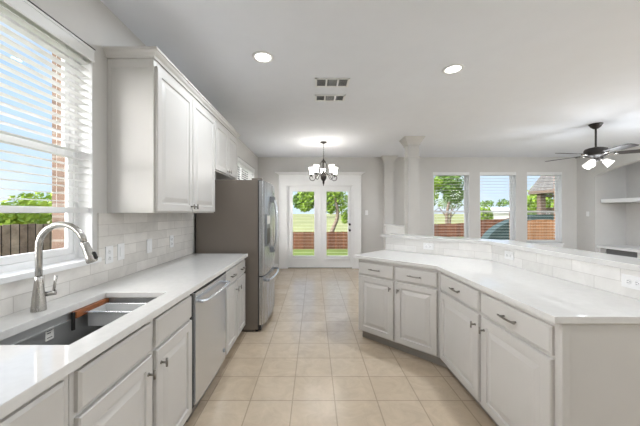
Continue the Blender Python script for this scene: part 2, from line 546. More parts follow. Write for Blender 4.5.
# ------------------------------------------------------------------ windows
def window(name, hole, wall, cols=1):
    """double-hung window set at the back of its reveal; wall 'left' or 'far'"""
    u0, u1, z0, z1 = hole
    W, H = u1 - u0, z1 - z0
    if wall == 'left':      # local x runs along +Y, local -y faces the room
        root = thing(name, None, None, (XL, u0, z0), PI / 2, kind='structure')
    else:
        root = thing(name, None, None, (u0, YF, z0), 0, kind='structure')
    mid = H * (0.5 if z0 > 1 else 0.445)
    f = B()                 # outer frame
    y0, y1 = 0.085, 0.135
    f.box(0, 0.035, y0, y1, 0, H, 0.003).box(W - 0.035, W, y0, y1, 0, H, 0.003)
    f.box(0.0351, W - 0.0351, y0, y1, H - 0.035, H, 0.003).box(0.0351, W - 0.0351, y0, y1, 0, 0.04, 0.003)
    fr = f.build('frame', 'white', root)
    units = [(0.036 + (W - 0.072) * i / cols, 0.0355 + (W - 0.072) * (i + 1) / cols) for i in range(cols)]
    for (a, c) in units:
        for part, (za, zb), yy in (('upper_sash', (mid - 0.02, H - 0.036), 0.1135), ('lower_sash', (0.041, mid + 0.02), 0.0925)):
            s_ = B()
            s_.box(a, a + 0.035, yy, yy + 0.02, za, zb, 0.002).box(c - 0.035, c, yy, yy + 0.02, za, zb, 0.002)
            s_.box(a + 0.0351, c - 0.0351, yy, yy + 0.02, za, za + 0.04, 0.002).box(a + 0.0351, c - 0.0351, yy, yy + 0.02, zb - 0.04, zb, 0.002)
            so = s_.build(part, 'white', root)
            g = B().box(a + 0.03, c - 0.03, yy + 0.008, yy + 0.012, za + 0.035, zb - 0.035)
            g.build('glass_pane', 'glass', so)
    ret = B()               # white reveal lining
    ret.box(0.0, 0.006, 0.001, 0.085, 0.009, H).box(W - 0.006, W, 0.001, 0.085, 0.009, H).box(0.0061, W - 0.0061, 0.001, 0.085, H - 0.006, H)
    ret.build('reveal', 'white', root)
    sill = B()
    sill.box(-0.035, W + 0.035, -0.032, -0.001, -0.022, 0.008, 0.004).box(0.007, W - 0.007, -0.002, 0.085, -0.0, 0.008)
    if wall != 'left' or z0 < 1: sill.box(-0.02, W + 0.02, -0.014, -0.001, -0.09, -0.022, 0.003)
    sill.build('sill', 'white', root)
    return root
window('window_1', KW, 'left', 2)
window('window_2', DW_, 'left', 2)
for k, h in enumerate(FW):
    window('window_%d' % (k + 3), h, 'far', 1)

def blind(label, hole, wall, zbot, pitch=0.0435, depth=0.048, tilt=0.0, outside=True, group=None, cords=2):
    u0, u1, z0, z1 = hole
    W = u1 - u0
    if wall == 'left': root = thing('window_blind', label, 'blind', (XL, u0, z1), PI / 2, group)
    else: root = thing('window_blind', label, 'blind', (u0, YF, z1), 0, group)
    v = B()
    v.box(0.008, W - 0.008, 0.012, 0.062, -0.052, -0.008, 0.004)
    v.build('headrail', 'slat', root)
    v = B()
    yv = -0.012 if outside else 0.004
    v.box(0.0, W, yv, yv + 0.008, -0.075, 0.004, 0.003).box(0.0, W, yv - 0.004, yv + 0.01, -0.012, 0.004, 0.003).box(0.0, W, yv - 0.003, yv + 0.009, -0.072, -0.06, 0.002)
    va = v.build('valance', 'slat', root)
    if outside: B().box(0.0, W + 0.001, yv - 0.005, yv + 0.012, 0.0045, 0.0095).build('top_shadow_line', 'bronze', va)  # shadow line above the valance, put in as a dark strip
    s_ = B()
    z = -0.085
    L = z1 - zbot
    c, d = math.cos(tilt) * depth / 2, math.sin(tilt) * depth / 2
    while z > -L + 0.035:
        y = 0.037
        t = 0.0014
        s_.prism([(y - c, z - d - t), (y, z + 0.0015 - t), (y + c, z + d - t), (y + c, z + d + t), (y, z + 0.0015 + t), (y - c, z - d + t)], 0.012, W - 0.012, axis='X')
        z -= pitch
    s_.build('slats', 'slat', root)
    B().box(0.012, W - 0.012, 0.012, 0.062, -L, -L + 0.034, 0.006).build('bottom_rail', 'slat', root)
    cd = B()
    for k in range(cords):
        x = W * (0.12 + 0.76 * k / max(1, cords - 1))
        for yy in (0.013, 0.061):
            cd.cyl((x, yy, -0.05), (x, yy, -L + 0.02), 0.001, 5)
    cd.build('ladder_cord', 'slat', root)
    return root
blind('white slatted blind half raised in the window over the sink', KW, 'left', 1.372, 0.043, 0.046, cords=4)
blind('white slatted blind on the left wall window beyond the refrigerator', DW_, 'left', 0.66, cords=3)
fwb = ['white slatted blind in the leftmost of the three family room windows',
       'white slatted blind in the middle of the three family room windows',
       'white slatted blind in the rightmost family room window, beside the wall corner']
for h, lb in zip(FW, fwb):
    blind(lb, h, 'far', 0.66, 0.0725, outside=False, group='family room window blinds')

# ------------------------------------------------------------------ french doors with wide casing
d = thing('door_1', None, None, (DOOR[0], YF, 0), 0, kind='structure')
W = DOOR[1] - DOOR[0]
c = B()
cw = 0.195
c.box(-cw, 0.0, -0.02, -0.001, 0, 2.06, 0.003).box(W, W + cw, -0.02, -0.001, 0, 2.06, 0.003)
c.box(-cw, -cw + 0.02, -0.032, -0.001, 0, 2.33, 0.003).box(W + cw - 0.02, W + cw, -0.032, -0.001, 0, 2.33, 0.003)
c.box(-cw, W + cw, -0.02, -0.001, 2.06, 2.33, 0.003)
c.box(-0.012, W + 0.012, -0.03, -0.001, 2.055, 2.075, 0.003)
c.frustum((-cw, W + cw, -0.034, -0.001), (-cw - 0.075, W + cw + 0.075, -0.1, -0.001), 2.31, 2.36)
c.box(-cw - 0.085, W + cw + 0.085, -0.11, -0.001, 2.36, 2.375, 0.003)
c.build('casing', 'white', d)
j = B()
j.box(0.0, 0.03, 0.0, 0.118, 0.0, 2.06).box(W - 0.03, W, 0.0, 0.118, 0, 2.06).box(0.03, W - 0.03, 0, 0.118, 2.03, 2.06)
j.build('jamb', 'white', d)
B().box(0.03, W - 0.03, 0.0, 0.2, 0.0, 0.022, 0.004).build('threshold', 'nickel', d)
lw = (W - 0.06 - 0.008) / 2
for k in (0, 1):
    x0 = 0.032 + k * (lw + 0.004)
    x1 = x0 + lw
    gx0, gx1, gz0, gz1 = ((0.143, 0.684) if k == 0 else (0.978, 1.515)) + (0.312, 1.905)
    lf = B()
    y0, y1 = 0.03, 0.072
    lf.box(x0, gx0, y0, y1, 0.025, 2.027).box(gx1, x1, y0, y1, 0.025, 2.027)
    lf.box(gx0, gx1, y0, y1, 0.025, gz0).box(gx0, gx1, y0, y1, gz1, 2.027)
    leaf = lf.build('door_leaf', 'white', d)
    fr = B()
    e = 0.035
    fr.box(gx0 - e, gx0 + 0.004, 0.012, y0, gz0 - e, gz1 + e, 0.005).box(gx1 - 0.004, gx1 + e, 0.012, y0, gz0 - e, gz1 + e, 0.005)
    fr.box(gx0 + 0.0041, gx1 - 0.0041, 0.012, y0, gz0 - e, gz0 + 0.004, 0.005).box(gx0 + 0.0041, gx1 - 0.0041, 0.012, y0, gz1 - 0.004, gz1 + e, 0.005)
    fr.build('glass_frame', 'white', leaf)
    B().box(gx0 - 0.03, gx1 + 0.03, 0.002, 0.03, gz0 - 0.10, gz0 - 0.07, 0.004).build('blind_holder', 'white', leaf)
    B().box(gx0, gx1, 0.05, 0.054, gz0, gz1).build('glass_pane', 'glass', leaf)
    bl = B()
    z = gz1 - 0.03
    while z > gz0 + 0.01:
        bl.box(gx0 + 0.004, gx1 - 0.004, 0.034, 0.05, z - 0.0008, z + 0.0008)
        z -= 0.078
    bl.build('blind_slats', 'slat', leaf)
    if k == 1:
        for hz in (1.09, 0.945):
            kn = B()
            kn.lathe([(0.032, 0.03), (0.032, 0.02), (0.012, 0.016), (0.012, -0.01), (0.027, -0.018), (0.03, -0.032), (0.02, -0.045), (0.0, -0.047)], (x1 - 0.06, 0, hz), 16, axis='Y')
            kn.build('knob' if hz < 1 else 'deadbolt', 'black', leaf)
    else:
        B().box(x1 - 0.004, x1 + 0.03, 0.018, 0.03, 0.03, 2.02, 0.003).build('astragal', 'white', leaf)

# ------------------------------------------------------------------ cabinet builders (local: x along width, front faces -y, z up)
DOORP = [(0.0, 0.0), (0.0, -0.015), (0.004, -0.02), (0.052, -0.02), (0.058, -0.0115), (0.07, -0.0115), (0.098, -0.0185), (0.101, -0.0195)]
DRAWP = [(0.0, 0.0), (0.0, -0.013), (0.010, -0.02)]
def door(root, x0, x1, z0, z1, knob_x, knob_z, vertical=True):
    dr = B().rings(x0, x1, z0, z1, DOORP).build('cabinet_door', 'cab', root)
    k = B()
    k.cyl((knob_x, -0.02, knob_z), (knob_x, -0.046, knob_z), 0.0055, 10)
    k.lathe([(0.009, -0.0195), (0.009, -0.0225), (0.0055, -0.024)], (knob_x, 0, knob_z), 12, axis='Y')
    if vertical: k.cyl((knob_x, -0.049, knob_z - 0.021), (knob_x, -0.049, knob_z + 0.021), 0.0058, 10)
    else: k.cyl((knob_x - 0.018, -0.049, knob_z), (knob_x + 0.018, -0.049, knob_z), 0.0062, 10)
    k.build('knob', 'pull', dr)
    return dr
def drawer(root, x0, x1, z0, z1, pull=True, name='drawer'):
    dr = B().rings(x0, x1, z0, z1, DRAWP).build(name, 'cab', root)
    if pull:
        cx, cz, hw = (x0 + x1) / 2, (z0 + z1) / 2, 0.058
        p = B()
        for sx in (-1, 1):
            p.cyl((cx + sx * hw * 0.8, -0.02, cz), (cx + sx * hw * 0.8, -0.046, cz), 0.005, 10)
        p.tube(smooth_path([(cx - hw * 1.15, -0.044, cz), (cx - hw * 0.6, -0.049, cz), (cx, -0.051, cz), (cx + hw * 0.6, -0.049, cz), (cx + hw * 1.15, -0.044, cz)], 4), 0.0058, 10)
        p.build('pull', 'pull', dr)
    return dr
def base_body(root, w_, depth=0.58, h=0.881, hollow=False):
    b = B()
    if hollow:
        b.box(0, 0.018, 0, depth, 0.1, h).box(w_ - 0.018, w_, 0, depth, 0.1, h).box(0.018, w_ - 0.018, 0, depth, 0.1, 0.118)
        b.box(0.018, w_ - 0.018, depth - 0.012, depth, 0.118, h)
        b.box(0.018, 0.055, 0, 0.018, 0.118, h).box(w_ - 0.055, w_ - 0.018, 0, 0.018, 0.118, h)
        b.box(0.055, w_ - 0.055, 0, 0.018, 0.855, h).box(0.055, w_ - 0.055, 0, 0.018, 0.69, 0.735)
        b.box(w_ / 2 - 0.03, w_ / 2 + 0.03, 0, 0.018, 0.118, 0.855)
    else:
        b.box(0, w_, 0, depth, 0.1, h)
    b.build('body', 'cab', root)
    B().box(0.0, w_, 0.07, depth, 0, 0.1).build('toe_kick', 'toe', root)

# left run: faces +X
XF = -0.79                       # face-frame plane of the left base cabinets
t = thing('base_cabinet', 'light grey drawer base cabinet left of the sink cabinet, at the picture edge', 'cabinet', (XF, 0.30, 0), PI / 2)
base_body(t, 0.615)
drawer(t, 0.03, 0.585, 0.70, 0.85)
drawer(t, 0.03, 0.585, 0.42, 0.68)
drawer(t, 0.03, 0.585, 0.12, 0.40)
t = thing('base_cabinet', 'light grey sink base cabinet with two raised-panel doors and false drawer fronts', 'cabinet', (XF, 0.918, 0), PI / 2)
wS = 0.89
base_body(t, wS, hollow=True)
drawer(t, 0.018, 0.440, 0.715, 0.85, False, 'false_front')
drawer(t, 0.478, 0.880, 0.715, 0.85, False, 'false_front')
door(t, 0.018, 0.440, 0.115, 0.697, 0.405, 0.62)
door(t, 0.478, 0.880, 0.115, 0.697, 0.515, 0.62)
t = thing('base_cabinet', 'light grey base cabinet with two drawers and two doors between dishwasher and refrigerator', 'cabinet', (XF, 2.505, 0), PI / 2)
wC = 0.70
base_body(t, wC)
drawer(t, 0.012, 0.336, 0.715, 0.85)
drawer(t, 0.364, 0.688, 0.715, 0.85)
door(t, 0.012, 0.336, 0.115, 0.697, 0.30, 0.62)
door(t, 0.364, 0.688, 0.115, 0.697, 0.40, 0.62)

# dishwasher
t = thing('dishwasher', 'stainless steel dishwasher built in under the left counter', 'dishwasher', (XF, 1.815, 0), PI / 2)
B().box(0.012, 0.672, 0.0, 0.57, 0.1, 0.872).box(0.012, 0.672, 0.05, 0.5, 0.0, 0.1).build('tub', 'dark', t)
dd = B()
n_ = 10
pts = [(0.03, 0.0)] + [(0.03 + 0.635 * k / n_, -0.022 - 0.010 * math.sin(PI * k / n_)) for k in range(n_ + 1)] + [(0.665, 0.0)]
dd.prism(pts, 0.125, 0.852)
door_d = dd.build('door', 'steel', t)
B().prism([(0.03, 0.0)] + [(0.03 + 0.635 * k / n_, -0.0225 - 0.0102 * math.sin(PI * k / n_)) for k in range(n_ + 1)] + [(0.665, 0.0)], 0.853, 0.866).build('control_strip', 'black', t)
hb = B()
hb.tube(smooth_path([(0.075, -0.05, 0.785), (0.12, -0.072, 0.785), (0.3475, -0.083, 0.785), (0.575, -0.072, 0.785), (0.62, -0.05, 0.785)], 6), 0.0125, 14)
for x in (0.088, 0.607):
    hb.cyl((x, -0.02, 0.785), (x, -0.058, 0.785), 0.012, 12)
hb.build('handle', 'steel', door_d)
B().lathe([(0.016, -0.027), (0.016, -0.0315), (0.013, -0.033)], (0.6, 0, 0.205), 18, axis='Y').build('badge', 'grey', door_d)
B().box(0.03, 0.665, 0.03, 0.05, 0.015, 0.115).build('kick_plate', 'steel_d', t)

# left countertop with the sink cut-out
def counter_with_hole(x0, x1, y0, y1, h, z0, z1):
    b = B()
    bm = b.bm
    o = [(x0, y0), (x1, y0), (x1, y1), (x0, y1)]
    i = [(h[0], h[2]), (h[1], h[2]), (h[1], h[3]), (h[0], h[3])]
    V = {}
    for z in (z0, z1):
        V[z] = ([bm.verts.new((*p, z)) for p in o], [bm.verts.new((*p, z)) for p in i])
    for k in range(4):
        n = (k + 1) % 4
        bm.faces.new((V[z1][0][k], V[z1][0][n], V[z1][1][n], V[z1][1][k]))
        bm.faces.new((V[z0][0][n], V[z0][0][k], V[z0][1][k], V[z0][1][n]))
        bm.faces.new((V[z0][0][k], V[z0][0][n], V[z1][0][n], V[z1][0][k]))
        bm.faces.new((V[z0][1][n], V[z0][1][k], V[z1][1][k], V[z1][1][n]))
    bmesh.ops.recalc_face_normals(bm, faces=bm.faces[:])
    return b
def bevel_mod(o, wd=0.003):
    m = o.modifiers.new('edge', 'BEVEL')
    m.width = wd; m.segments = 2; m.limit_method = 'ANGLE'; m.angle_limit = math.radians(40)
    return o
HX0, HX1, HY0, HY1 = -1.206, -0.850, 0.990, 1.645
ct = counter_with_hole(XL + 0.011, -0.746, 0.30, 3.217, (HX0, HX1, HY0, HY1), 0.881, 0.914).build('countertop', 'quartz')
tag(bevel_mod(ct), 'white quartz countertop along the left wall with a sink cut-out', 'countertop')

# left backsplash (local x along +Y)
b = B()
b.box(0, 3.217 - 0.30, -0.0105, -0.0005, 0.914, 1.060)
b.box(KW[1] + 0.0365 - 0.30, 3.247 - 0.30, -0.0105, -0.0005, 1.060, 1.371)
b.box(0.0, 0.2, -0.0105, -0.0005, 1.060, 1.371) if KW[0] > 0.5 else None
tag(b.build('tile_backsplash', 'tile_l', loc=(XL, 0.30, 0), rz=PI / 2), 'pale grey marble tile backsplash behind the sink counter', 'backsplash')

# sink, tray, board, faucet
t = thing('kitchen_sink', 'undermount stainless steel single-bowl sink in the left counter', 'sink', ((HX0 + HX1) / 2, (HY0 + HY1) / 2, 0.64))
b = B()
e, th = 0.008, 0.004
ax0, ax1, ay0, ay1 = HX0 - e, HX1 + e, HY0 - e, HY1 + e
zb = 0.655
b.box(ax0 - th, ax0, ay0 - th, ay1 + th, zb, 0.880).box(ax1, ax1 + th, ay0 - th, ay1 + th, zb, 0.880)
b.box(ax0, ax1, ay0 - th, ay0, zb, 0.880).box(ax0, ax1, ay1, ay1 + th, zb, 0.880)
b.box(ax0 - th, ax1 + th, ay0 - th, ay1 + th, zb - th, zb)
bowl = b.build('bowl', 'steel_h', t, world=True)
b = B()
b.box(ax0, ax0 + 0.012, ay0, ay1, 0.838, 0.844)
b.build('tray_ledge', 'steel_h', t, world=True)
B().box(ax1 - 0.012, ax1, ay0, ay1, 0.838, 0.844).build('tray_ledge', 'steel_h', t, world=True)
b = B().lathe([(0.055, 0.0), (0.055, 0.003), (0.045, 0.004), (0.04, 0.0015), (0.0, 0.0015)], (HX0 + 0.13, 1.27, zb), 24)
b.build('drain', 'chrome', t, world=True)
b = B().box(ax0 + 0.0005, ax0 + 0.0015, 1.285, 1.325, 0.79, 0.845)
lab = b.build('sticker', 'label', t, world=True)
b = B().box(ax0 + 0.0015, ax0 + 0.002, 1.292, 1.318, 0.831, 0.836).box(ax0 + 0.0015, ax0 + 0.002, 1.292, 1.310, 0.82, 0.824).box(ax0 + 0.0015, ax0 + 0.002, 1.292, 1.318, 0.80, 0.803)
b.build('print_line', 'black', lab, world=True)

t = thing('sink_tray', 'stainless steel strainer tray sitting across the far end of the sink', 'tray', (-1.03, 1.56, 0.80))
b = B()
tx0, tx1, ty0, ty1, tz0, tz1 = -1.172, -0.856, 1.475, 1.60, 0.79, 0.862
th = 0.003
b.box(tx0, tx1, ty0, ty0 + th, tz0, tz1).box(tx0, tx1, ty1 - th, ty1, tz0, tz1).box(tx0, tx0 + th, ty0 + th, ty1 - th, tz0, tz1).box(tx1 - th, tx1, ty0 + th, ty1 - th, tz0, tz1)
b.box(tx0, tx1, ty0, ty1, tz0 - th, tz0)
b.build('basin', 'steel_t', t, world=True)
b = B()
b.box(tx0 - 0.012, tx1 + 0.002, ty0 - 0.012, ty0 + 0.002, tz1 - 0.003, tz1 + 0.003, 0.002).box(tx0 - 0.012, tx1 + 0.002, ty1 - 0.002, ty1 + 0.012, tz1 - 0.003, tz1 + 0.003, 0.002)
b.build('rim', 'steel', t, world=True)
t = thing('cutting_board', 'dark walnut board lying along the back ledge of the sink beside the strainer tray', 'cutting board', (-1.2, 1.55, 0.8445))
B().box(-1.211, -1.186, 1.42, 1.648, 0.8445, 0.8795, 0.003).build('board', 'wood', t, world=True)
B().box(-1.201, -1.19, 1.405, 1.4195, 0.79, 0.878, 0.002).build('end_cap', 'dark', t, world=True)

FX, FY, FZ = -1.292, 1.335, 0.914
t = thing('faucet', 'brushed nickel gooseneck pull-down faucet behind the sink', 'faucet', (FX, FY, FZ))
b = B()
b.lathe([(0.029, 0.0), (0.029, 0.004), (0.0275, 0.02), (0.025, 0.06), (0.0205, 0.10), (0.0165, 0.135), (0.0145, 0.16)], n=24)
b.build('base', 'nickel', t)
pts = [(0, 0, 0.15), (0, 0, 0.22), (0, 0, 0.297)]
R_ = 0.108
ca = math.radians(0)
for k in range(1, 13):
    a = PI - (PI * 0.93) * k / 12
    pts.append((R_ + R_ * math.cos(a), 0.0, 0.297 + R_ * math.sin(a)))
b = B().tube(pts, 0.0135, 16)
b.build('spout', 'nickel', t)
e0 = Vector(pts[-1]); dv = (Vector(pts[-1]) - Vector(pts[-2])).normalized()
dv = (dv + Vector((0.06, 0.0, 0))).normalized()
hd = B().tube([e0 + dv * u for u in (0.0, 0.004, 0.02, 0.080, 0.098, 0.101)], [0.0140, 0.0165, 0.0165, 0.022, 0.0225, 0.02], 18)
head = hd.build('spray_head', 'nickel', t)
side = Vector((1, 0.0, 0)).cross(dv).cross(dv) * -1
side = Vector((dv.z * -1, 0, dv.x)).normalized()
if side.x < 0: side = -side
bt = B().tube([e0 + dv * u + side * (0.020 + 0.03 * u) for u in (0.058, 0.062, 0.090, 0.094)], [0.006, 0.0085, 0.0085, 0.006], 12)
bt.build('spray_button', 'black', head)
b = B()
hd_ = Vector((0.62, 0.78, 0)).normalized()
b.tube([hd_ * 0.018 + Vector((0, 0, 0.072)), hd_ * 0.062 + Vector((0, 0, 0.072))], 0.0115, 14)
p0 = hd_ * 0.052 + Vector((0, 0, 0.078))
b.tube([p0, p0 + Vector((0.002, 0.003, 0.03)), p0 + Vector((0.006, 0.008, 0.075))], [0.006, 0.0055, 0.0068], 12)
b.build('lever', 'nickel', t)

# ------------------------------------------------------------------ upper cabinets
XU = -1.074
def upper(label, y0, y1, z0, z1, ndoor, knobs):
    t = thing('upper_cabinet', label, 'cabinet', (XU, y0, z0), PI / 2)
    w_, h = y1 - y0, z1 - z0
    dp = XU - XL - 0.001
    b = B()
    b.box(0, w_, 0, dp, 0.0, h)
    if z0 < 1.5:
        b.box(-0.004, 0.0, 0.0, 0.035, 0, h, 0.001).box(-0.004, 0.0, dp - 0.03, dp, 0, h, 0.001).box(-0.004, 0.0, 0.035, dp - 0.03, h - 0.06, h, 0.001)
    b.build('body', 'cab', t)
    wd = w_ / ndoor
    for k in range(ndoor):
        a, c = k * wd + (0.012 if k == 0 else 0.006), (k + 1) * wd - (0.006 if k < ndoor - 1 else 0.012)
        door(t, a, c, 0.012, h - 0.04, (c - 0.03) if k == 0 else (a + 0.03), knobs, True)
    return t
upper('tall light grey upper cabinet with two raised-panel doors beside the kitchen window', 1.907, 3.045, 1.372, 2.404, 2, 0.055)
upper('short light grey two-door upper cabinet above the refrigerator', 3.047, 3.94, 1.83, 2.404, 2, 0.05)
b = B()
prof = [(-0.02, 2.4055), (0.012, 2.4055), (0.016, 2.42), (0.03, 2.432), (0.038, 2.446), (0.045, 2.448), (0.045, 2.461), (-0.02, 2.461)]
def crown_ring(o_):
    return [(XL + 0.001, 1.903 - o_), (XU + o_, 1.903 - o_), (XU + o_, 3.94 + o_), (XL + 0.001, 3.94 + o_)]
bm = b.bm
rows = [[bm.verts.new((p[0], p[1], z)) for p in crown_ring(o_)] for o_, z in prof]
for i in range(len(rows)):
    n = (i + 1) % len(rows)
    for k in range(3):
        bm.faces.new((rows[i][k], rows[i][k + 1], rows[n][k + 1], rows[n][k]))
bm.faces.new([r[0] for r in rows]); bm.faces.new([r[3] for r in rows][::-1])
bmesh.ops.recalc_face_normals(bm, faces=bm.faces[:])
tag(b.build('crown_moulding', 'cab'), 'light grey crown moulding running along the tops of the upper cabinets', 'moulding')

# ------------------------------------------------------------------ refrigerator
t = thing('refrigerator', 'stainless steel french-door refrigerator with bottom freezer and grey-brown side', 'refrigerator', (-1.0, 3.71, 0))
y0, y1 = 3.262, 4.165
B().box(-1.355, -0.645, y0, y1, 0.03, 1.752, 0.006).box(-1.3, -0.70, y0 + 0.03, y1 - 0.03, 0.0, 0.03).build('case', 'slate', t, world=True)
B().box(-0.645, -0.632, y0 + 0.008, y1 - 0.008, 0.06, 1.745).build('gasket', 'dark', t, world=True)
def fdoor(ya, yb, za, zb, name, bulge):
    n = 12
    pts = [(-0.632, ya), (-0.632, yb)]
    for k in range(n + 1):
        y = yb + (ya - yb) * k / n
        ug = (y - y0) / (y1 - y0)
        edge = min(1.0, min(y - ya, yb - y) / 0.02)
        pts.append((-0.588 + bulge * math.sin(PI * ug) + 0.012 * math.sqrt(max(0, edge)) , y))
    return B().prism(pts, za, zb, bev=0.003).build(name, 'steel_f', t, world=True)
ym = (y0 + y1) / 2
d1 = fdoor(y0, ym - 0.003, 0.65, 1.745, 'door', 0.028)
d2 = fdoor(ym + 0.003, y1, 0.65, 1.745, 'door', 0.028)
d3 = fdoor(y0, y1, 0.085, 0.635, 'freezer_drawer', 0.028)
for dd_, yy in ((d1, ym - 0.045), (d2, ym + 0.045)):
    b = B().tube(smooth_path([(-0.560, yy, 0.86), (-0.512, yy, 0.92), (-0.490, yy, 1.05), (-0.484, yy, 1.22), (-0.490, yy, 1.40), (-0.512, yy, 1.52), (-0.560, yy, 1.585)], 6), 0.0135, 12)
    h_ = b.build('handle', 'steel', dd_, world=True)
    for za_, zb_ in ((0.865, 0.935), (1.51, 1.585)):
        B().box(-0.575, -0.512, yy - 0.018, yy + 0.018, za_, zb_, 0.006).build('handle_mount', 'grey', h_, world=True)
b = B().tube(smooth_path([(-0.555, y0 + 0.07, 0.585), (-0.51, y0 + 0.13, 0.585), (-0.487, ym, 0.585), (-0.51, y1 - 0.13, 0.585), (-0.555, y1 - 0.07, 0.585)], 6), 0.0135, 12)
h_ = b.build('handle', 'steel', d3, world=True)
for ya_ in (y0 + 0.065, y1 - 0.105):
    B().box(-0.575, -0.518, ya_, ya_ + 0.04, 0.572, 0.598, 0.005).build('handle_mount', 'grey', h_, world=True)
b = B().box(-0.60, -0.5525, 3.33, 3.59, 0.98, 1.36, 0.006)
disp = b.build('dispenser_panel', 'grey', d1, world=True)
B().box(-0.56, -0.551, 3.35, 3.57, 1.0, 1.19, 0.003).build('dispenser_recess', 'black', disp, world=True)
B().box(-0.553, -0.550, 3.36, 3.56, 1.24, 1.34, 0.001).build('display', 'label', disp, world=True)
B().box(-0.72, -0.60, y0 + 0.015, y0 + 0.09, 1.753, 1.775, 0.005).build('hinge_cover', 'slate', t, world=True)
B().box(-0.72, -0.60, y1 - 0.09, y1 - 0.015, 1.753, 1.775, 0.005).build('hinge_cover', 'slate', t, world=True)
B().box(-0.645, -0.61, y0 + 0.02, y1 - 0.02, 0.02, 0.08).build('kick_grille', 'black', t, world=True)
B().cyl((-0.66, y0 + 0.03, 0.02), (-0.66, y0 + 0.07, 0.02), 0.02, 12).build('roller', 'black', t, world=True)

# ------------------------------------------------------------------ peninsula
# bar line: section 2 along X = 1.716 + d; section 1 along x + y = 4.459 + 1.414 d
PX = 1.716
BY0 = 1.20
def bar_pt(dd, k=None, bend=False):
    Sm = 4.459 + 1.41421 * dd
    if bend: return (PX + dd, Sm - PX - dd)
    return ((Sm - k) / 2, (Sm + k) / 2)
def bar_poly(d0, d1, k, yend):
    return [(PX + d0, yend), (PX + d1, yend), bar_pt(d1, bend=True), bar_pt(d1, k), bar_pt(d0, k), bar_pt(d0, bend=True)]
# wall behind the counter carrying the bar
b = B().prism(bar_poly(0.0115, 0.14, 2.66, BY0), 0, 1.066)
tag(b.build('wall_bar', 'wall'), kind='structure')
o = B().prism(bar_poly(-0.03, 0.245, 2.745, BY0 - 0.03), 1.067, 1.100).build('bar_ledge', 'quartz')
tag(bevel_mod(o), 'raised white quartz bar ledge bending along the back of the peninsula', 'bar ledge')
# tile on the bar wall: two faces, each laid in its own plane
L2 = bar_pt(0, bend=True)[1] - BY0
tag(B().box(0, L2, 0.0, 0.010, 0.9145, 1.066).build('tile_backsplash', 'tile_r', loc=(PX, BY0 + L2, 0), rz=-PI / 2), 'white marble tile backsplash on the straight run of the bar wall', 'backsplash')
p1 = bar_pt(0, 2.66)
L1 = (Vector(bar_pt(0, bend=True)) - Vector(p1)).length
tag(B().box(0, L1, 0.0, 0.010, 0.9145, 1.066).build('tile_backsplash', 'tile_r', loc=(p1[0], p1[1], 0), rz=-PI / 4), 'white marble tile backsplash on the angled end of the bar wall', 'backsplash')
b = B().box(-0.012, 0.02, 0.012, 0.05, 1.03, 1.066, 0.004)
tag(b.build('trim_1', 'white', loc=(p1[0], p1[1], 0), rz=-PI / 4), kind='structure')

# peninsula counter
CB = (1.064, 2.472)
CA = (0.435, 3.101)
k_end = CA[1] - CA[0]
o = B().prism([CA, CB, (1.064, 1.257), (PX - 0.0005, 1.257), bar_pt(-0.0005, bend=True), bar_pt(-0.0005, k_end)], 0.881, 0.914).build('countertop', 'quartz')
tag(bevel_mod(o), 'white quartz countertop of the angled peninsula on the right', 'countertop')
# cabinets: straight run faces -X; angled run faces (-1,-1)
ov = 0.045
XP = CB[0] + ov                              # face-frame plane
Sf = CB[0] + CB[1] + ov * 1.41421            # x + y on the angled face-frame line
bend = (XP, Sf - XP)
def pen_body(root, poly_world, kick_world):
    mi = Matrix.Rotation(-root.rotation_euler.z, 2)
    rl = Vector(root.location[:2])
    loc = lambda p: tuple(mi @ (Vector(p) - rl))
    B().prism([loc(p) for p in poly_world], 0.1, 0.881).build('body', 'cab', root)
    B().prism([loc(p) for p in kick_world], 0.0, 0.1).build('toe_kick', 'toe', root)
EY = 1.285
yb_ = bend[1]
ymid = 1.872
back = PX - 0.004
bb = bar_pt(-0.004, bend=True)
t = thing('base_cabinet', 'light grey one-door one-drawer cabinet at the near end of the peninsula', 'cabinet', (XP, ymid, 0), -PI / 2)
pen_body(t, [(XP, ymid), (back, ymid), (back, EY), (XP, EY)], [(XP + 0.07, ymid), (back, ymid), (back, EY), (XP + 0.07, EY)])
wN = ymid - EY
drawer(t, 0.018, wN - 0.025, 0.715, 0.85)
door(t, 0.018, wN - 0.025, 0.115, 0.697, 0.05, 0.62)
t = thing('base_cabinet', 'light grey one-door one-drawer cabinet just past the bend of the peninsula', 'cabinet', (XP, yb_, 0), -PI / 2)
pen_body(t, [(XP, yb_), bb, (back, ymid + 0.001), (XP, ymid + 0.001)], [(XP + 0.07, yb_ + 0.024), bb, (back, ymid + 0.001), (XP + 0.07, ymid + 0.001)])
wM = yb_ - ymid
drawer(t, 0.03, wM - 0.018, 0.715, 0.85)
door(t, 0.03, wM - 0.018, 0.115, 0.697, wM - 0.05, 0.62)
ke = k_end - 0.045
pA = ((Sf - ke) / 2, (Sf + ke) / 2)
wA = (Vector(bend) - Vector(pA)).length
t = thing('base_cabinet', 'light grey two-door two-drawer cabinet on the angled far end of the peninsula', 'cabinet', (pA[0], pA[1], 0), -PI / 4)
cc = 0.003
kA = Sf + 0.07 * 1.41421
pen_body(t, [pA, (bend[0] - cc, bend[1] + cc), (bb[0] - cc, bb[1] + cc), bar_pt(-0.004, ke)],
         [((kA - ke) / 2, (kA + ke) / 2), (XP + 0.07 - cc, kA - XP - 0.07 + cc), (bb[0] - cc, bb[1] + cc), bar_pt(-0.004, ke)])
hA = wA / 2
drawer(t, 0.018, hA - 0.012, 0.715, 0.85)
drawer(t, hA + 0.012, wA - 0.025, 0.715, 0.85)
door(t, 0.018, hA - 0.012, 0.115, 0.697, hA - 0.045, 0.62)
door(t, hA + 0.012, wA - 0.025, 0.115, 0.697, hA + 0.045, 0.62)
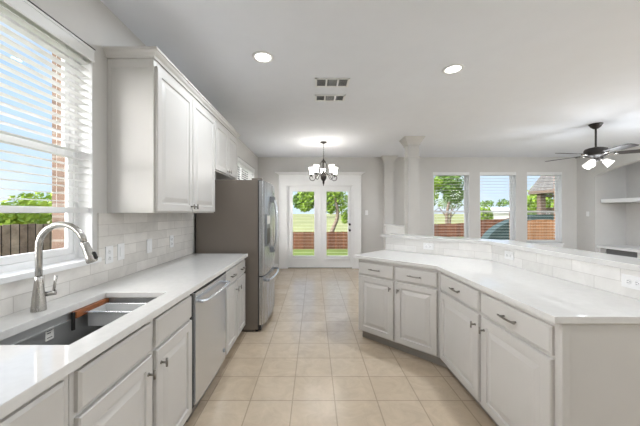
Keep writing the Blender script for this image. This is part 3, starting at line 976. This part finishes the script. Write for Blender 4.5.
b = B().box(XP, back, EY - 0.012, EY - 0.0005, 0.0, 0.8805).box(XP, XP + 0.035, EY - 0.016, EY - 0.012, 0, 0.8805, 0.001)
tag(b.build('end_panel', 'cab'), 'flat light grey end panel closing the near end of the peninsula', 'panel')

# ------------------------------------------------------------------ outlets and switches
def plate(name, label, loc, rz, kind, group=None, horizontal=False, cat=None):
    """wall plate facing local -y"""
    t = thing(name, label, cat or ('switch' if 'switch' in name else 'outlet'), loc, rz, group)
    a, c = (0.0575, 0.035) if horizontal else (0.035, 0.0575)
    B().box(-a, a, -0.006, -0.0003, -c, c, 0.002).build('cover_plate', 'white', t)
    if kind == 'outlet':
        for s_ in (-1, 1):
            ox, oz = (s_ * 0.021, 0) if horizontal else (0, s_ * 0.021)
            f = B().lathe([(0.016, -0.006), (0.016, -0.008), (0.0145, -0.009)], (ox, 0, oz), 18, axis='Y').build('socket', 'white', t)
            q = B()
            if horizontal:
                q.box(ox - 0.007, ox + 0.004, -0.0096, -0.009, 0.004, 0.0065).box(ox - 0.007, ox + 0.003, -0.0096, -0.009, -0.0065, -0.004).cyl((ox + 0.009, -0.009, 0), (ox + 0.009, -0.0096, 0), 0.0025, 8)
            else:
                q.box(-0.0065, -0.004, -0.0096, -0.009, oz - 0.003, oz + 0.007).box(0.004, 0.0065, -0.0096, -0.009, oz - 0.003, oz + 0.006).cyl((0, -0.009, oz - 0.009), (0, -0.0096, oz - 0.009), 0.0025, 8)
            q.build('slots', 'grey', f)
    else:
        B().box(-0.016, 0.016, -0.010, -0.006, -0.033, 0.033, 0.002).build('rocker', 'white', t)
    return t
xt = XL + 0.0108
plate('wall_outlet', 'white duplex outlet on the backsplash nearest the kitchen window', (xt, 1.905, 1.093), PI / 2, 'outlet')
plate('light_switch', 'white rocker switch on the backsplash, second plate from the window', (xt, 2.02, 1.098), PI / 2, 'switch')
plate('light_switch', 'white rocker switch on the backsplash, third plate from the window', (xt, 2.37, 1.098), PI / 2, 'switch')
plate('wall_outlet', 'white duplex outlet on the backsplash nearest the refrigerator', (xt, 2.74, 1.10), PI / 2, 'outlet')
plate('light_switch', 'white rocker switch on the far wall right of the french doors', (1.30, YF, 1.38), 0, 'switch')
plate('light_switch', 'white rocker switch on the right wall before the arched niche', (XR, 6.75, 1.35), -PI / 2, 'switch')
q = Vector((428.5 - 314, 0)) 
def on_sec1(px):
    # point of the angled bar face seen at picture column px
    r = (px - 314) / FPX
    y = 4.459 / (1 + r)
    return (r * y, y)
a = on_sec1(428.5)
plate('wall_outlet', 'white duplex outlet lying sideways on the angled end of the bar wall', (a[0], a[1], 1.0), -PI / 4, 'outlet', horizontal=True)
plate('wall_outlet', 'white duplex outlet lying sideways on the bar wall near the bend', (PX, PX * FPX / (509.5 - 314), 1.0), -PI / 2, 'outlet', horizontal=True)
plate('wall_outlet', 'white duplex outlet lying sideways on the bar wall, nearest the right picture edge', (PX, PX * FPX / (634 - 314), 1.0), -PI / 2, 'outlet', horizontal=True)

# ------------------------------------------------------------------ ceiling fixtures
def downlight(label, x, y):
    t = thing('downlight', label, 'light', (x, y, CEIL), 0, 'recessed kitchen downlights')
    B().lathe([(0.095, -0.0005), (0.094, -0.006), (0.075, -0.010), (0.068, -0.004), (0.068, -0.0005)], n=32).build('trim_ring', 'white', t)
    B().lathe([(0.067, -0.0006), (0.067, -0.004), (0.0, -0.004)], n=32).build('lens', 'lamp', t)
downlight('round recessed downlight in the ceiling, left one above the walkway', -0.45, 2.512)
downlight('round recessed downlight in the ceiling, right one above the peninsula', 1.33, 2.72)
def vent(label, x, y, w_, d_, dark):
    t = thing('ceiling_vent', label, 'vent', (x, y, CEIL), 0, 'ceiling vents')
    f = B()
    g = 0.022
    for x0, x1, y0, y1 in ((-w_ / 2, w_ / 2, -d_ / 2, -d_ / 2 + g), (-w_ / 2, w_ / 2, d_ / 2 - g, d_ / 2), (-w_ / 2, -w_ / 2 + g, -d_ / 2, d_ / 2), (w_ / 2 - g, w_ / 2, -d_ / 2, d_ / 2),
                           (-w_ / 6 - 0.009, -w_ / 6 + 0.009, -d_ / 2, d_ / 2), (w_ / 6 - 0.009, w_ / 6 + 0.009, -d_ / 2, d_ / 2)):
        f.box(x0, x1, y0, y1, -0.008, -0.0005, 0.001)
    f.build('frame', 'white', t)
    B().box(-w_ / 2 + 0.01, w_ / 2 - 0.01, -d_ / 2 + 0.01, d_ / 2 - 0.01, -0.002, -0.0006).build('duct', 'grey', t)
    s_ = B()
    for k in range(3):
        xa, xb = -w_ / 2 + 0.025 + k * w_ / 3, -w_ / 2 + w_ / 3 - 0.012 + k * w_ / 3
        n = 8
        for i in range(n):
            y_ = -d_ / 2 + g + (d_ - 2 * g) * (i + 0.5) / n
            tl = 0.006 if k != 1 else 0.002
            s_.prism([(y_ - tl, -0.007), (y_ - tl + 0.001, -0.007), (y_ + tl + 0.001, -0.002), (y_ + tl, -0.002)], xa, xb, axis='X')
    s_.build('louvers', 'white', t)
vent('white three-section ceiling vent, the nearer and larger of the pair', 0.19, 3.00, 0.36, 0.20, 0)
vent('white three-section ceiling vent, the farther and slimmer of the pair', 0.19, 3.40, 0.36, 0.18, 0)

# chandelier
t = thing('chandelier', 'five-arm pewter chandelier with white glass shades hanging before the french doors', 'chandelier', (0.185, 5.52, CEIL))
z = lambda a: a - CEIL
B().lathe([(0.066, -0.0005), (0.066, -0.008), (0.055, -0.018), (0.02, -0.03), (0.008, -0.04), (0.0, -0.042)]).build('canopy', 'pewter', t)
ch = B()
zz = -0.036
k = 0
while zz > z(2.42):
    o1 = Vector((1, 0, 0)) if k % 2 == 0 else Vector((0, 1, 0))
    loop = [Vector((0, 0, zz - 0.02)) + o1 * 0.009 * math.cos(q) + Vector((0, 0, 0.024 * math.sin(q))) for q in [2 * PI * i / 10 for i in range(11)]]
    ch.tube(loop, 0.0028, 6, cap=False)
    zz -= 0.036
    k += 1
ch.build('chain', 'pewter', t)
bd = B()
bd.lathe([(0.0, z(2.43)), (0.012, z(2.425)), (0.014, z(2.40)), (0.028, z(2.385)), (0.045, z(2.37)), (0.028, z(2.355)), (0.012, z(2.34)), (0.009, z(2.20)), (0.02, z(2.17)), (0.035, z(2.15)), (0.05, z(2.12)),
          (0.06, z(2.08)), (0.055, z(2.04)), (0.035, z(2.005)), (0.018, z(1.985)), (0.022, z(1.965)), (0.014, z(1.94)), (0.006, z(1.92)), (0.008, z(1.905)), (0.0, z(1.895))])
bd.build('centre_body', 'pewter', t)
cg = B()
for i in range(5):
    a = 2 * PI * (i + 0.5) / 5
    u = Vector((math.cos(a), math.sin(a), 0))
    cg.tube(smooth_path([u * 0.03 + Vector((0, 0, z(2.37))), u * 0.062 + Vector((0, 0, z(2.33))), u * 0.085 + Vector((0, 0, z(2.25))), u * 0.062 + Vector((0, 0, z(2.18))), u * 0.035 + Vector((0, 0, z(2.14)))], 5), 0.0045, 7)
cg.build('scroll_cage', 'pewter', t)
for i in range(5):
    a = 2 * PI * i / 5 + math.radians(19)
    u = Vector((math.cos(a), math.sin(a), 0))
    ar = B()
    ar.tube(smooth_path([u * 0.05 + Vector((0, 0, z(2.10))), u * 0.10 + Vector((0, 0, z(2.13))), u * 0.145 + Vector((0, 0, z(2.075))), u * 0.20 + Vector((0, 0, z(2.01))), u * 0.262 + Vector((0, 0, z(2.02))), u * 0.282 + Vector((0, 0, z(2.075))),
                         u * 0.245 + Vector((0, 0, z(2.10))), u * 0.222 + Vector((0, 0, z(2.07)))], 6), 0.0065, 8)
    arm = ar.build('arm', 'pewter', t)
    c0 = u * 0.245
    cp = B().lathe([(0.004, z(2.09)), (0.03, z(2.105)), (0.034, z(2.118)), (0.018, z(2.122)), (0.016, z(2.14)), (0.0, z(2.142))], (c0.x, c0.y, 0), 16)
    cp.build('cup', 'pewter', arm)
    sh = B().lathe([(0.022, z(2.128)), (0.032, z(2.14)), (0.038, z(2.18)), (0.042, z(2.22)), (0.052, z(2.262)), (0.049, z(2.262)), (0.039, z(2.22)), (0.035, z(2.18)), (0.028, z(2.145)), (0.0, z(2.144))], (c0.x, c0.y, 0), 20)
    sh.build('glass_shade', 'shade', arm)
# ceiling fan
FXc, FYc = 4.36, 4.40
t = thing('ceiling_fan', 'dark five-blade ceiling fan with frosted lights in the family room', 'fan', (FXc, FYc, CEIL))
B().lathe([(0.085, -0.0005), (0.085, -0.01), (0.06, -0.05), (0.03, -0.075), (0.0, -0.078)]).build('canopy', 'bronze', t)
B().cyl((0, 0, -0.07), (0, 0, -0.42), 0.0125, 12).build('downrod', 'bronze', t)
B().lathe([(0.02, -0.355), (0.035, -0.365), (0.09, -0.372), (0.13, -0.385), (0.142, -0.41), (0.142, -0.475), (0.125, -0.50), (0.07, -0.515), (0.05, -0.53), (0.05, -0.565), (0.04, -0.58), (0.0, -0.582)], n=32).build('motor', 'bronze', t)
for i in range(5):
    a = math.radians(115 + 72 * i)
    u, v = Vector((math.cos(a), math.sin(a), 0)), Vector((-math.sin(a), math.cos(a), 0))
    bl = B()
    tt = bmesh.new()
    outl = [(0.20, 0.05), (0.35, 0.064), (0.55, 0.070), (0.63, 0.066), (0.66, 0.045), (0.668, 0.0), (0.66, -0.045), (0.63, -0.066), (0.55, -0.070), (0.35, -0.064), (0.20, -0.05)]
    lo, hi = [], []
    for r_, s_ in outl:
        p = u * r_ + v * s_
        zt = -0.47 - s_ * 0.2
        lo.append(tt.verts.new((p.x, p.y, zt - 0.003))); hi.append(tt.verts.new((p.x, p.y, zt + 0.003)))
    tt.faces.new(lo); tt.faces.new(hi)
    for k in range(len(outl)):
        tt.faces.new((lo[k], lo[(k + 1) % len(outl)], hi[(k + 1) % len(outl)], hi[k]))
    bmesh.ops.recalc_face_normals(tt, faces=tt.faces[:])
    bl._merge(tt)
    blade = bl.build('blade', 'bronze', t)
    br = B().tube([u * 0.11 + Vector((0, 0, -0.485)), u * 0.17 + Vector((0, 0, -0.484)), u * 0.25 + Vector((0, 0, -0.479))], [0.012, 0.01, 0.014], 8)
    br.build('blade_bracket', 'nickel', blade)
for i in range(3):
    a = math.radians(205 + 120 * i)
    u = Vector((math.cos(a), math.sin(a), 0))
    p0 = u * 0.04 + Vector((0, 0, -0.55)); p1_ = u * 0.085 + Vector((0, 0, -0.565))
    arm = B().tube([p0, p1_], 0.011, 8).build('lamp_arm', 'nickel', t)
    dv_ = (u * 0.75 + Vector((0, 0, -0.65))).normalized()
    s0 = p1_
    B().tube([s0, s0 + dv_ * 0.02, s0 + dv_ * 0.06, s0 + dv_ * 0.11], [0.020, 0.036, 0.046, 0.060], 18).build('glass_shade', 'shade_fan', arm)
# ------------------------------------------------------------------ niche contents
t = thing('wall_shelf', 'thick white floating shelf across the arched niche', 'shelf', (XR + 0.4, 5.5, 1.60))
B().box(XR + 0.10, XR + 0.718, N0 + 0.002, N1 - 0.035, 1.605, 1.688, 0.004).build('board', 'white', t, world=True)
B().box(XR + 0.13, XR + 0.718, N1 - 0.034, N1 - 0.001, 1.615, 1.675, 0.002).build('cleat', 'bronze', t, world=True)
t = thing('media_cabinet', 'low white built-in media cabinet with an open dark bay at the bottom of the niche', 'cabinet', (XR + 0.4, 5.5, 0))
B().box(XR + 0.03, XR + 0.718, N0 + 0.002, N1 - 0.002, 0.575, 0.632, 0.004).build('top', 'white', t, world=True)
b = B()
b.box(XR + 0.07, XR + 0.71, N1 - 0.06, N1 - 0.004, 0, 0.574).box(XR + 0.07, XR + 0.71, 5.72, 5.78, 0, 0.574).box(XR + 0.07, XR + 0.71, N0 + 0.004, N0 + 0.05, 0, 0.574)
b.box(XR + 0.07, XR + 0.71, N0 + 0.05, 5.72, 0, 0.10).box(XR + 0.07, XR + 0.71, 5.78, N1 - 0.06, 0, 0.10)
b.box(XR + 0.69, XR + 0.71, N0 + 0.05, N1 - 0.06, 0.1, 0.574)
b.build('body', 'white', t, world=True)
B().box(XR + 0.20, XR + 0.215, 5.785, N1 - 0.065, 0.11, 0.57).build('bay_panel', 'grey', t, world=True)
for ya, yb2 in ((5.06, 5.71), (N0 + 0.06, 5.04)):
    dr = B().rings(0, yb2 - ya, 0.42, 0.565, DRAWP).build('drawer', 'white', t, loc=(-0.33, yb2 - 5.5, 0), rz=-PI / 2)
    dr2 = B().rings(0, yb2 - ya, 0.11, 0.41, DOORP).build('cabinet_door', 'white', t, loc=(-0.33, yb2 - 5.5, 0), rz=-PI / 2)

# ------------------------------------------------------------------ outside
# ground: level by the house, falling away behind it
b = B()
bm = b.bm
xs = [-60, -16, -9, -6, -3, 0, 3, 6, 9, 13, 20, 40, 90]
ys = [-30, -3, 3, 7.3, 9, 12, 16, 20, 21.5, 30, 45, 80, 200]
def gz(x, y):
    s_ = min(1.0, max(0.0, (y - 7.3) / 12.7))
    drop = -1.05 * s_
    if x > 4: drop *= max(0.0, 1 - (x - 4) / 6)
    if y > 21: drop = drop * max(0, 1 - (y - 21) / 25) + 0.9 * min(1, max(0, (y - 21) / 60))
    return -0.16 + drop
grid = [[bm.verts.new((x, y, gz(x, y))) for x in xs] for y in ys]
for i in range(len(ys) - 1):
    for j in range(len(xs) - 1):
        f = bm.faces.new((grid[i][j], grid[i][j + 1], grid[i + 1][j + 1], grid[i + 1][j]))
        f.material_index = 0 if ys[i] < 21 else 1
tag(b.build('ground', ['grass', 'field']), kind='structure')

def fence(label, p0, p1, zb0, zb1, h, mat, post_step=2.4):
    d_ = Vector((p1[0] - p0[0], p1[1] - p0[1], 0))
    L = d_.length
    rz = math.atan2(d_.y, d_.x)
    t = thing('fence', label, 'fence', (p0[0], p0[1], zb0), rz)
    bd = B()
    n = int(L / 0.14)
    for k in range(n):
        x = k * 0.14
        zb_ = (zb1 - zb0) * x / L
        dz = random.uniform(-0.012, 0.012)
        bd.box(x + 0.003, x + 0.137, -0.009, 0.009, zb_, zb_ + h + dz)
    bd.build('boards', mat, t)
    r_ = B()
    for hh in (0.25, h * 0.5, h - 0.25):
        r_.prism([(0, hh), (L, hh + zb1 - zb0), (L, hh + 0.085 + zb1 - zb0), (0, hh + 0.085)], 0.010, 0.048, axis='Y')
    r_.build('rails', mat, t)
    x = 0.0
    while x < L:
        zz_ = (zb1 - zb0) * x / L
        B().box(x, x + 0.09, 0.049, 0.139, zz_ - 0.1, zz_ + h - 0.05).build('post', mat, t)
        x += post_step
    return t
fence('weathered grey board fence close outside the kitchen window', (-5.0, 0.5), (-5.0, 8.5), -0.45, -0.45, 1.63, 'fence_grey')
fence('brown board fence across the lawn seen through the french doors', (-9.0, 20.3), (4.2, 20.3), -1.28, -1.16, 1.22, 'fence')
fence('brown fence behind the bare trees outside the leftmost family room window', (5.6, 19.8), (13.2, 19.8), -1.0, -0.7, 1.48, 'fence')
fence('brown board fence outside the middle family room window', (9.0, 16.0), (12.2, 16.0), -0.6, -0.4, 1.55, 'fence')
fence('tan new board fence behind the green canopy, right of the middle window', (10.7, 14.6), (17.2, 14.6), -0.5, -0.5, 1.55, 'fence_tan')

def leaf_cloud(b, centres, n, size):
    for _ in range(n):
        c, r_ = random.choice(centres)
        v = Vector((random.gauss(0, 1), random.gauss(0, 1), random.gauss(0, 1))).normalized() * (random.random() ** 0.4)
        p = Vector(c) + Vector((v.x * r_[0], v.y * r_[1], v.z * r_[2]))
        a = Vector((random.uniform(-1, 1), random.uniform(-1, 1), random.uniform(-1, 1))).normalized()
        q = a.orthogonal().normalized()
        w_ = a.cross(q)
        s_ = size * random.uniform(0.6, 1.3)
        b.quad(p - q * s_, p + w_ * s_ * 0.5, p + q * s_, p - w_ * s_ * 0.5)
def tree(label, loc, trunk, branches, centres, n, size, leaf='leaf', group=None, cat='tree', name='tree'):
    t = thing(name, label, cat, loc, 0, group)
    if trunk:
        b = B().tube(smooth_path([p for p, _ in trunk], 4), [trunk[0][1] + (trunk[-1][1] - trunk[0][1]) * k / (4 * (len(trunk) - 1)) for k in range(4 * (len(trunk) - 1) + 1)], 9)
        for br in branches:
            b.tube(smooth_path(br, 4), [0.05 * (1 - 0.7 * k / (4 * (len(br) - 1))) for k in range(4 * (len(br) - 1) + 1)], 6)
        b.build('trunk', 'bark', t)
    if n:
        f = B()
        leaf_cloud(f, centres, n, size)
        f.build('foliage', leaf, t)
    return t
# curved tree beyond the french doors
tree('leafy green tree with a curved trunk seen through the right french door', (1.30, 22.0, -1.3),
     [((0, 0, 0), 0.2), ((0.08, 0, 1.2), 0.17), ((0.50, 0, 2.3), 0.15), ((0.46, 0, 3.3), 0.12), ((0.2, 0, 4.1), 0.08)],
     [[(0.5, 0, 2.5), (0.95, 0.2, 3.2), (1.2, 0.2, 3.9)], [(0.48, 0, 3.0), (-0.6, 0, 3.6), (-1.9, 0.1, 4.1)]],
     [((0.2, 0, 3.9), (0.9, 0.8, 0.7)), ((1.0, 0, 3.3), (0.55, 0.6, 0.9)), ((1.1, 0, 2.3), (0.3, 0.4, 0.5)), ((-1.8, 0, 4.0), (0.8, 0.7, 0.9)), ((-0.9, 0, 4.3), (0.8, 0.7, 0.5)), ((0.4, 0, 4.8), (1.8, 0.9, 0.7)), ((-2.0, 0, 3.1), (0.5, 0.5, 0.35)), ((0.0, 0, 3.0), (0.45, 0.4, 0.4))], 2900, 0.11)
tree('distant deep green tree on the horizon behind the french doors fence', (2.2, 60, 0.3), [((0, 0, -1), 0.3), ((0, 0, 3), 0.2)], [], [((0, 0, 4.5), (4.5, 2, 2.4)), ((-4, 0, 3.8), (3, 2, 2.0))], 1500, 0.5, 'leaf_d')
# trees outside the leftmost family room window
tree('tall bushy green tree left of the leftmost family room window', (8.7, 22.0, -0.4), [((0, 0, -0.6), 0.17), ((0.1, 0, 1.4), 0.13), ((0.0, 0, 2.6), 0.1)],
     [[(0.1, 0, 1.2), (0.5, 0, 1.8), (1.0, 0, 2.2)], [(0.05, 0, 1.5), (-0.5, 0, 2.0), (-0.9, 0, 2.6)]],
     [((-0.2, 0, 3.0), (1.1, 0.9, 1.0)), ((0.3, 0, 4.0), (0.9, 0.9, 0.5)), ((-0.6, 0, 2.2), (0.8, 0.7, 0.6))], 4000, 0.12, 'leaf')
tree('tall deep green tree filling the leftmost family room window', (11.4, 24.2, -0.3), [((0, 0, -0.6), 0.17), ((-0.1, 0, 1.4), 0.13), ((0.1, 0, 2.6), 0.1)],
     [[(-0.1, 0, 1.2), (-0.5, 0, 1.8), (-0.9, 0, 2.2)], [(0.0, 0, 1.5), (0.5, 0, 2.0), (0.8, 0, 2.5)]],
     [((0.0, 0, 4.2), (1.4, 0.9, 0.9)), ((0.5, 0, 3.2), (0.9, 0.9, 0.7))], 2600, 0.13, 'leaf_d')
tree('small bare-branched tree behind the fence in the leftmost family room window', (12.6, 26.5, -0.3), [((0, 0, -0.6), 0.12), ((0.1, 0, 1.2), 0.1), ((0.3, 0, 2.4), 0.06)],
     [[(0.1, 0, 1.0), (-0.5, 0, 1.7), (-1.0, 0, 2.3)], [(0.1, 0, 1.2), (0.7, 0, 1.9), (1.2, 0, 2.4)]], [((0.1, 0, 2.6), (1.3, 0.6, 0.6))], 500, 0.10, 'leaf')
# green by the middle window
tree('yellow-green shrub above the fence in the middle family room window', (13.2, 22.0, 0.2), None, [], [((0, 0, 0.9), (0.6, 0.5, 0.8))], 700, 0.13, name='shrub', cat='shrub')
tree('distant tree row tops above the white roof in the middle window', (28.0, 46, 0.0), [((0, 0, -1), 0.2), ((0, 0, 2.5), 0.12)], [], [((0, 0, 2.9), (1.2, 1, 0.5)), ((2.6, 0, 3.0), (1.2, 1, 0.6))], 300, 0.22, 'leaf_d')
# white shed with a long low roof
t = thing('shed', 'long low white outbuilding beyond the fence in the middle family room window', 'shed', (26.0, 38.0, 0.3))
B().box(-4.0, 0.9, -2, 2, -0.6, 1.1).build('walls', 'hwall', t)
B().prism([(-2.4, 1.11), (0, 1.8), (2.4, 1.11), (2.4, 1.06), (0, 1.74), (-2.4, 1.06)], -4.4, 1.2, axis='X').build('roof', 'hwall', t)
# neighbour's timber pavilion, seen in the right window
PXc, PYc = 17.5, 19.0
t = thing('pavilion', 'timber patio pavilion with grey shingle hip roof outside the rightmost family room window', 'pavilion', (PXc, PYc, 0))
b = B()
b.frustum((-2.6, 4.6, -2.2, 0.8), (-1.75, 3.7, -0.75, -0.65), 2.85, 5.2)
b.build('roof', 'shingle', t)
B().box(-2.6, 4.6, -2.2, 0.8, 2.66, 2.86).build('fascia', 'hwood', t)
for px_, py_ in ((-2.0, -1.8), (1.0, -1.8), (4.0, -1.8), (-2.0, 0.4), (1.0, 0.4), (4.0, 0.4)):
    B().box(px_ - 0.17, px_ + 0.17, py_ - 0.17, py_ + 0.17, -0.3, 2.71).build('post', 'hwood', t)
b = B().box(-2.0, 4.0, -1.86, -1.78, 1.15, 1.25).box(-2.0, 4.0, 0.36, 0.44, 1.6, 1.7).box(-2.0, 4.0, 0.36, 0.44, 2.45, 2.6)
for k in range(60):
    b.box(-2.0 + 0.1 * k, -1.95 + 0.1 * k, 0.38, 0.42, 0.6, 1.6)
b.build('railing', 'hwood', t)
tree('green tree behind the timber pavilion in the rightmost window', (25.0, 29.0, 0), [((0, 0, -1), 0.2), ((0, 0, 2), 0.15)], [], [((0, 0, 3.0), (3.4, 1.5, 1.8)), ((-3, 0, 2.2), (1.5, 1, 1.0))], 2200, 0.25, 'leaf')
t = thing('house', 'small white house far behind, left of the timber pavilion post', 'house', (33.5, 42.0, 0))
B().box(-2, 2.5, -2, 2, -0.6, 1.2).build('walls', 'hwall', t)
B().prism([(-2.4, 1.2), (0, 2.1), (2.4, 1.2)], -2.3, 2.8, axis='X').build('roof', 'hwall', t)
# dark green arched canopy in the garden
t = thing('garden_canopy', 'dark green arched canvas canopy in the yard outside the right-hand windows', 'canopy', (9.15, 11.2, 0))
Rr, ctr = 1.55, (0.0, -0.02)
arc_o = [(2.42 * math.cos(PI * k / 20), -0.05 + 1.36 * math.sin(PI * k / 20)) for k in range(21)]
arc_i = [(2.26 * math.cos(PI * k / 20), -0.05 + 1.18 * math.sin(PI * k / 20)) for k in range(21)]
b = B().prism(arc_o + arc_i[::-1], 0.0, 0.45, axis='Y')
b.build('canvas_top', 'canvas', t)
b = B().prism([(-2.26, -0.15), (-1.1, -0.15), (-1.1, -0.05 + 1.18 * math.sqrt(1 - (1.1 / 2.26) ** 2))] + [(x, z_) for x, z_ in arc_i[14:]], 0.03, 0.05, axis='Y')
b.build('side_curtain', 'canvas', t)
for sx in (-2.34, 2.34):
    B().cyl((sx, 0.05, -0.4), (sx, 0.05, 0.0), 0.025, 8).build('pole', 'bronze', t)
    B().cyl((sx, 0.40, -0.4), (sx, 0.40, 0.0), 0.025, 8).build('pole', 'bronze', t)
# side yard outside the kitchen window
t = thing('shed', 'white building showing above the grey fence at the left picture edge', 'shed', (-11.6, 7.7, -0.3))
B().box(-1.5, 1.5, -2.0, 2.0, -0.2, 1.75).build('walls', 'hwall', t)
B().prism([(-1.6, 1.751), (0, 1.95), (1.6, 1.751)], -2.1, 2.05, axis='Y').build('roof', 'hwall', t)
tree('bright green bush above the grey fence outside the kitchen window', (-7.4, 7.75, -0.3), [((0, 0, 0), 0.1), ((0, 0, 1.2), 0.06)], [], [((0, 0, 1.75), (0.75, 0.9, 0.5)), ((0.1, -0.9, 1.5), (0.5, 0.6, 0.4))], 1800, 0.08, 'leaf_b', name='bush', cat='bush')
tree('pale loose-leaved tree high at the left edge of the kitchen window', (-8.3, 5.2, -0.3), [((0, 0, 0), 0.16), ((0.1, 0.1, 2.0), 0.12), ((0.0, 0.0, 4.0), 0.07)],
     [[(0.1, 0.1, 1.9), (0.6, 0.6, 2.6), (1.0, 0.9, 3.4)], [(0.1, 0, 2.2), (-0.4, -0.6, 3.2), (-0.6, -1.0, 4.0)], [(0.05, 0.1, 2.6), (0.5, 0.3, 3.4), (0.9, 0.4, 4.2)]],
     [((0.2, 0, 3.6), (1.2, 1.4, 1.2)), ((0.4, 0.3, 2.5), (0.9, 1.0, 0.7))], 1100, 0.07)
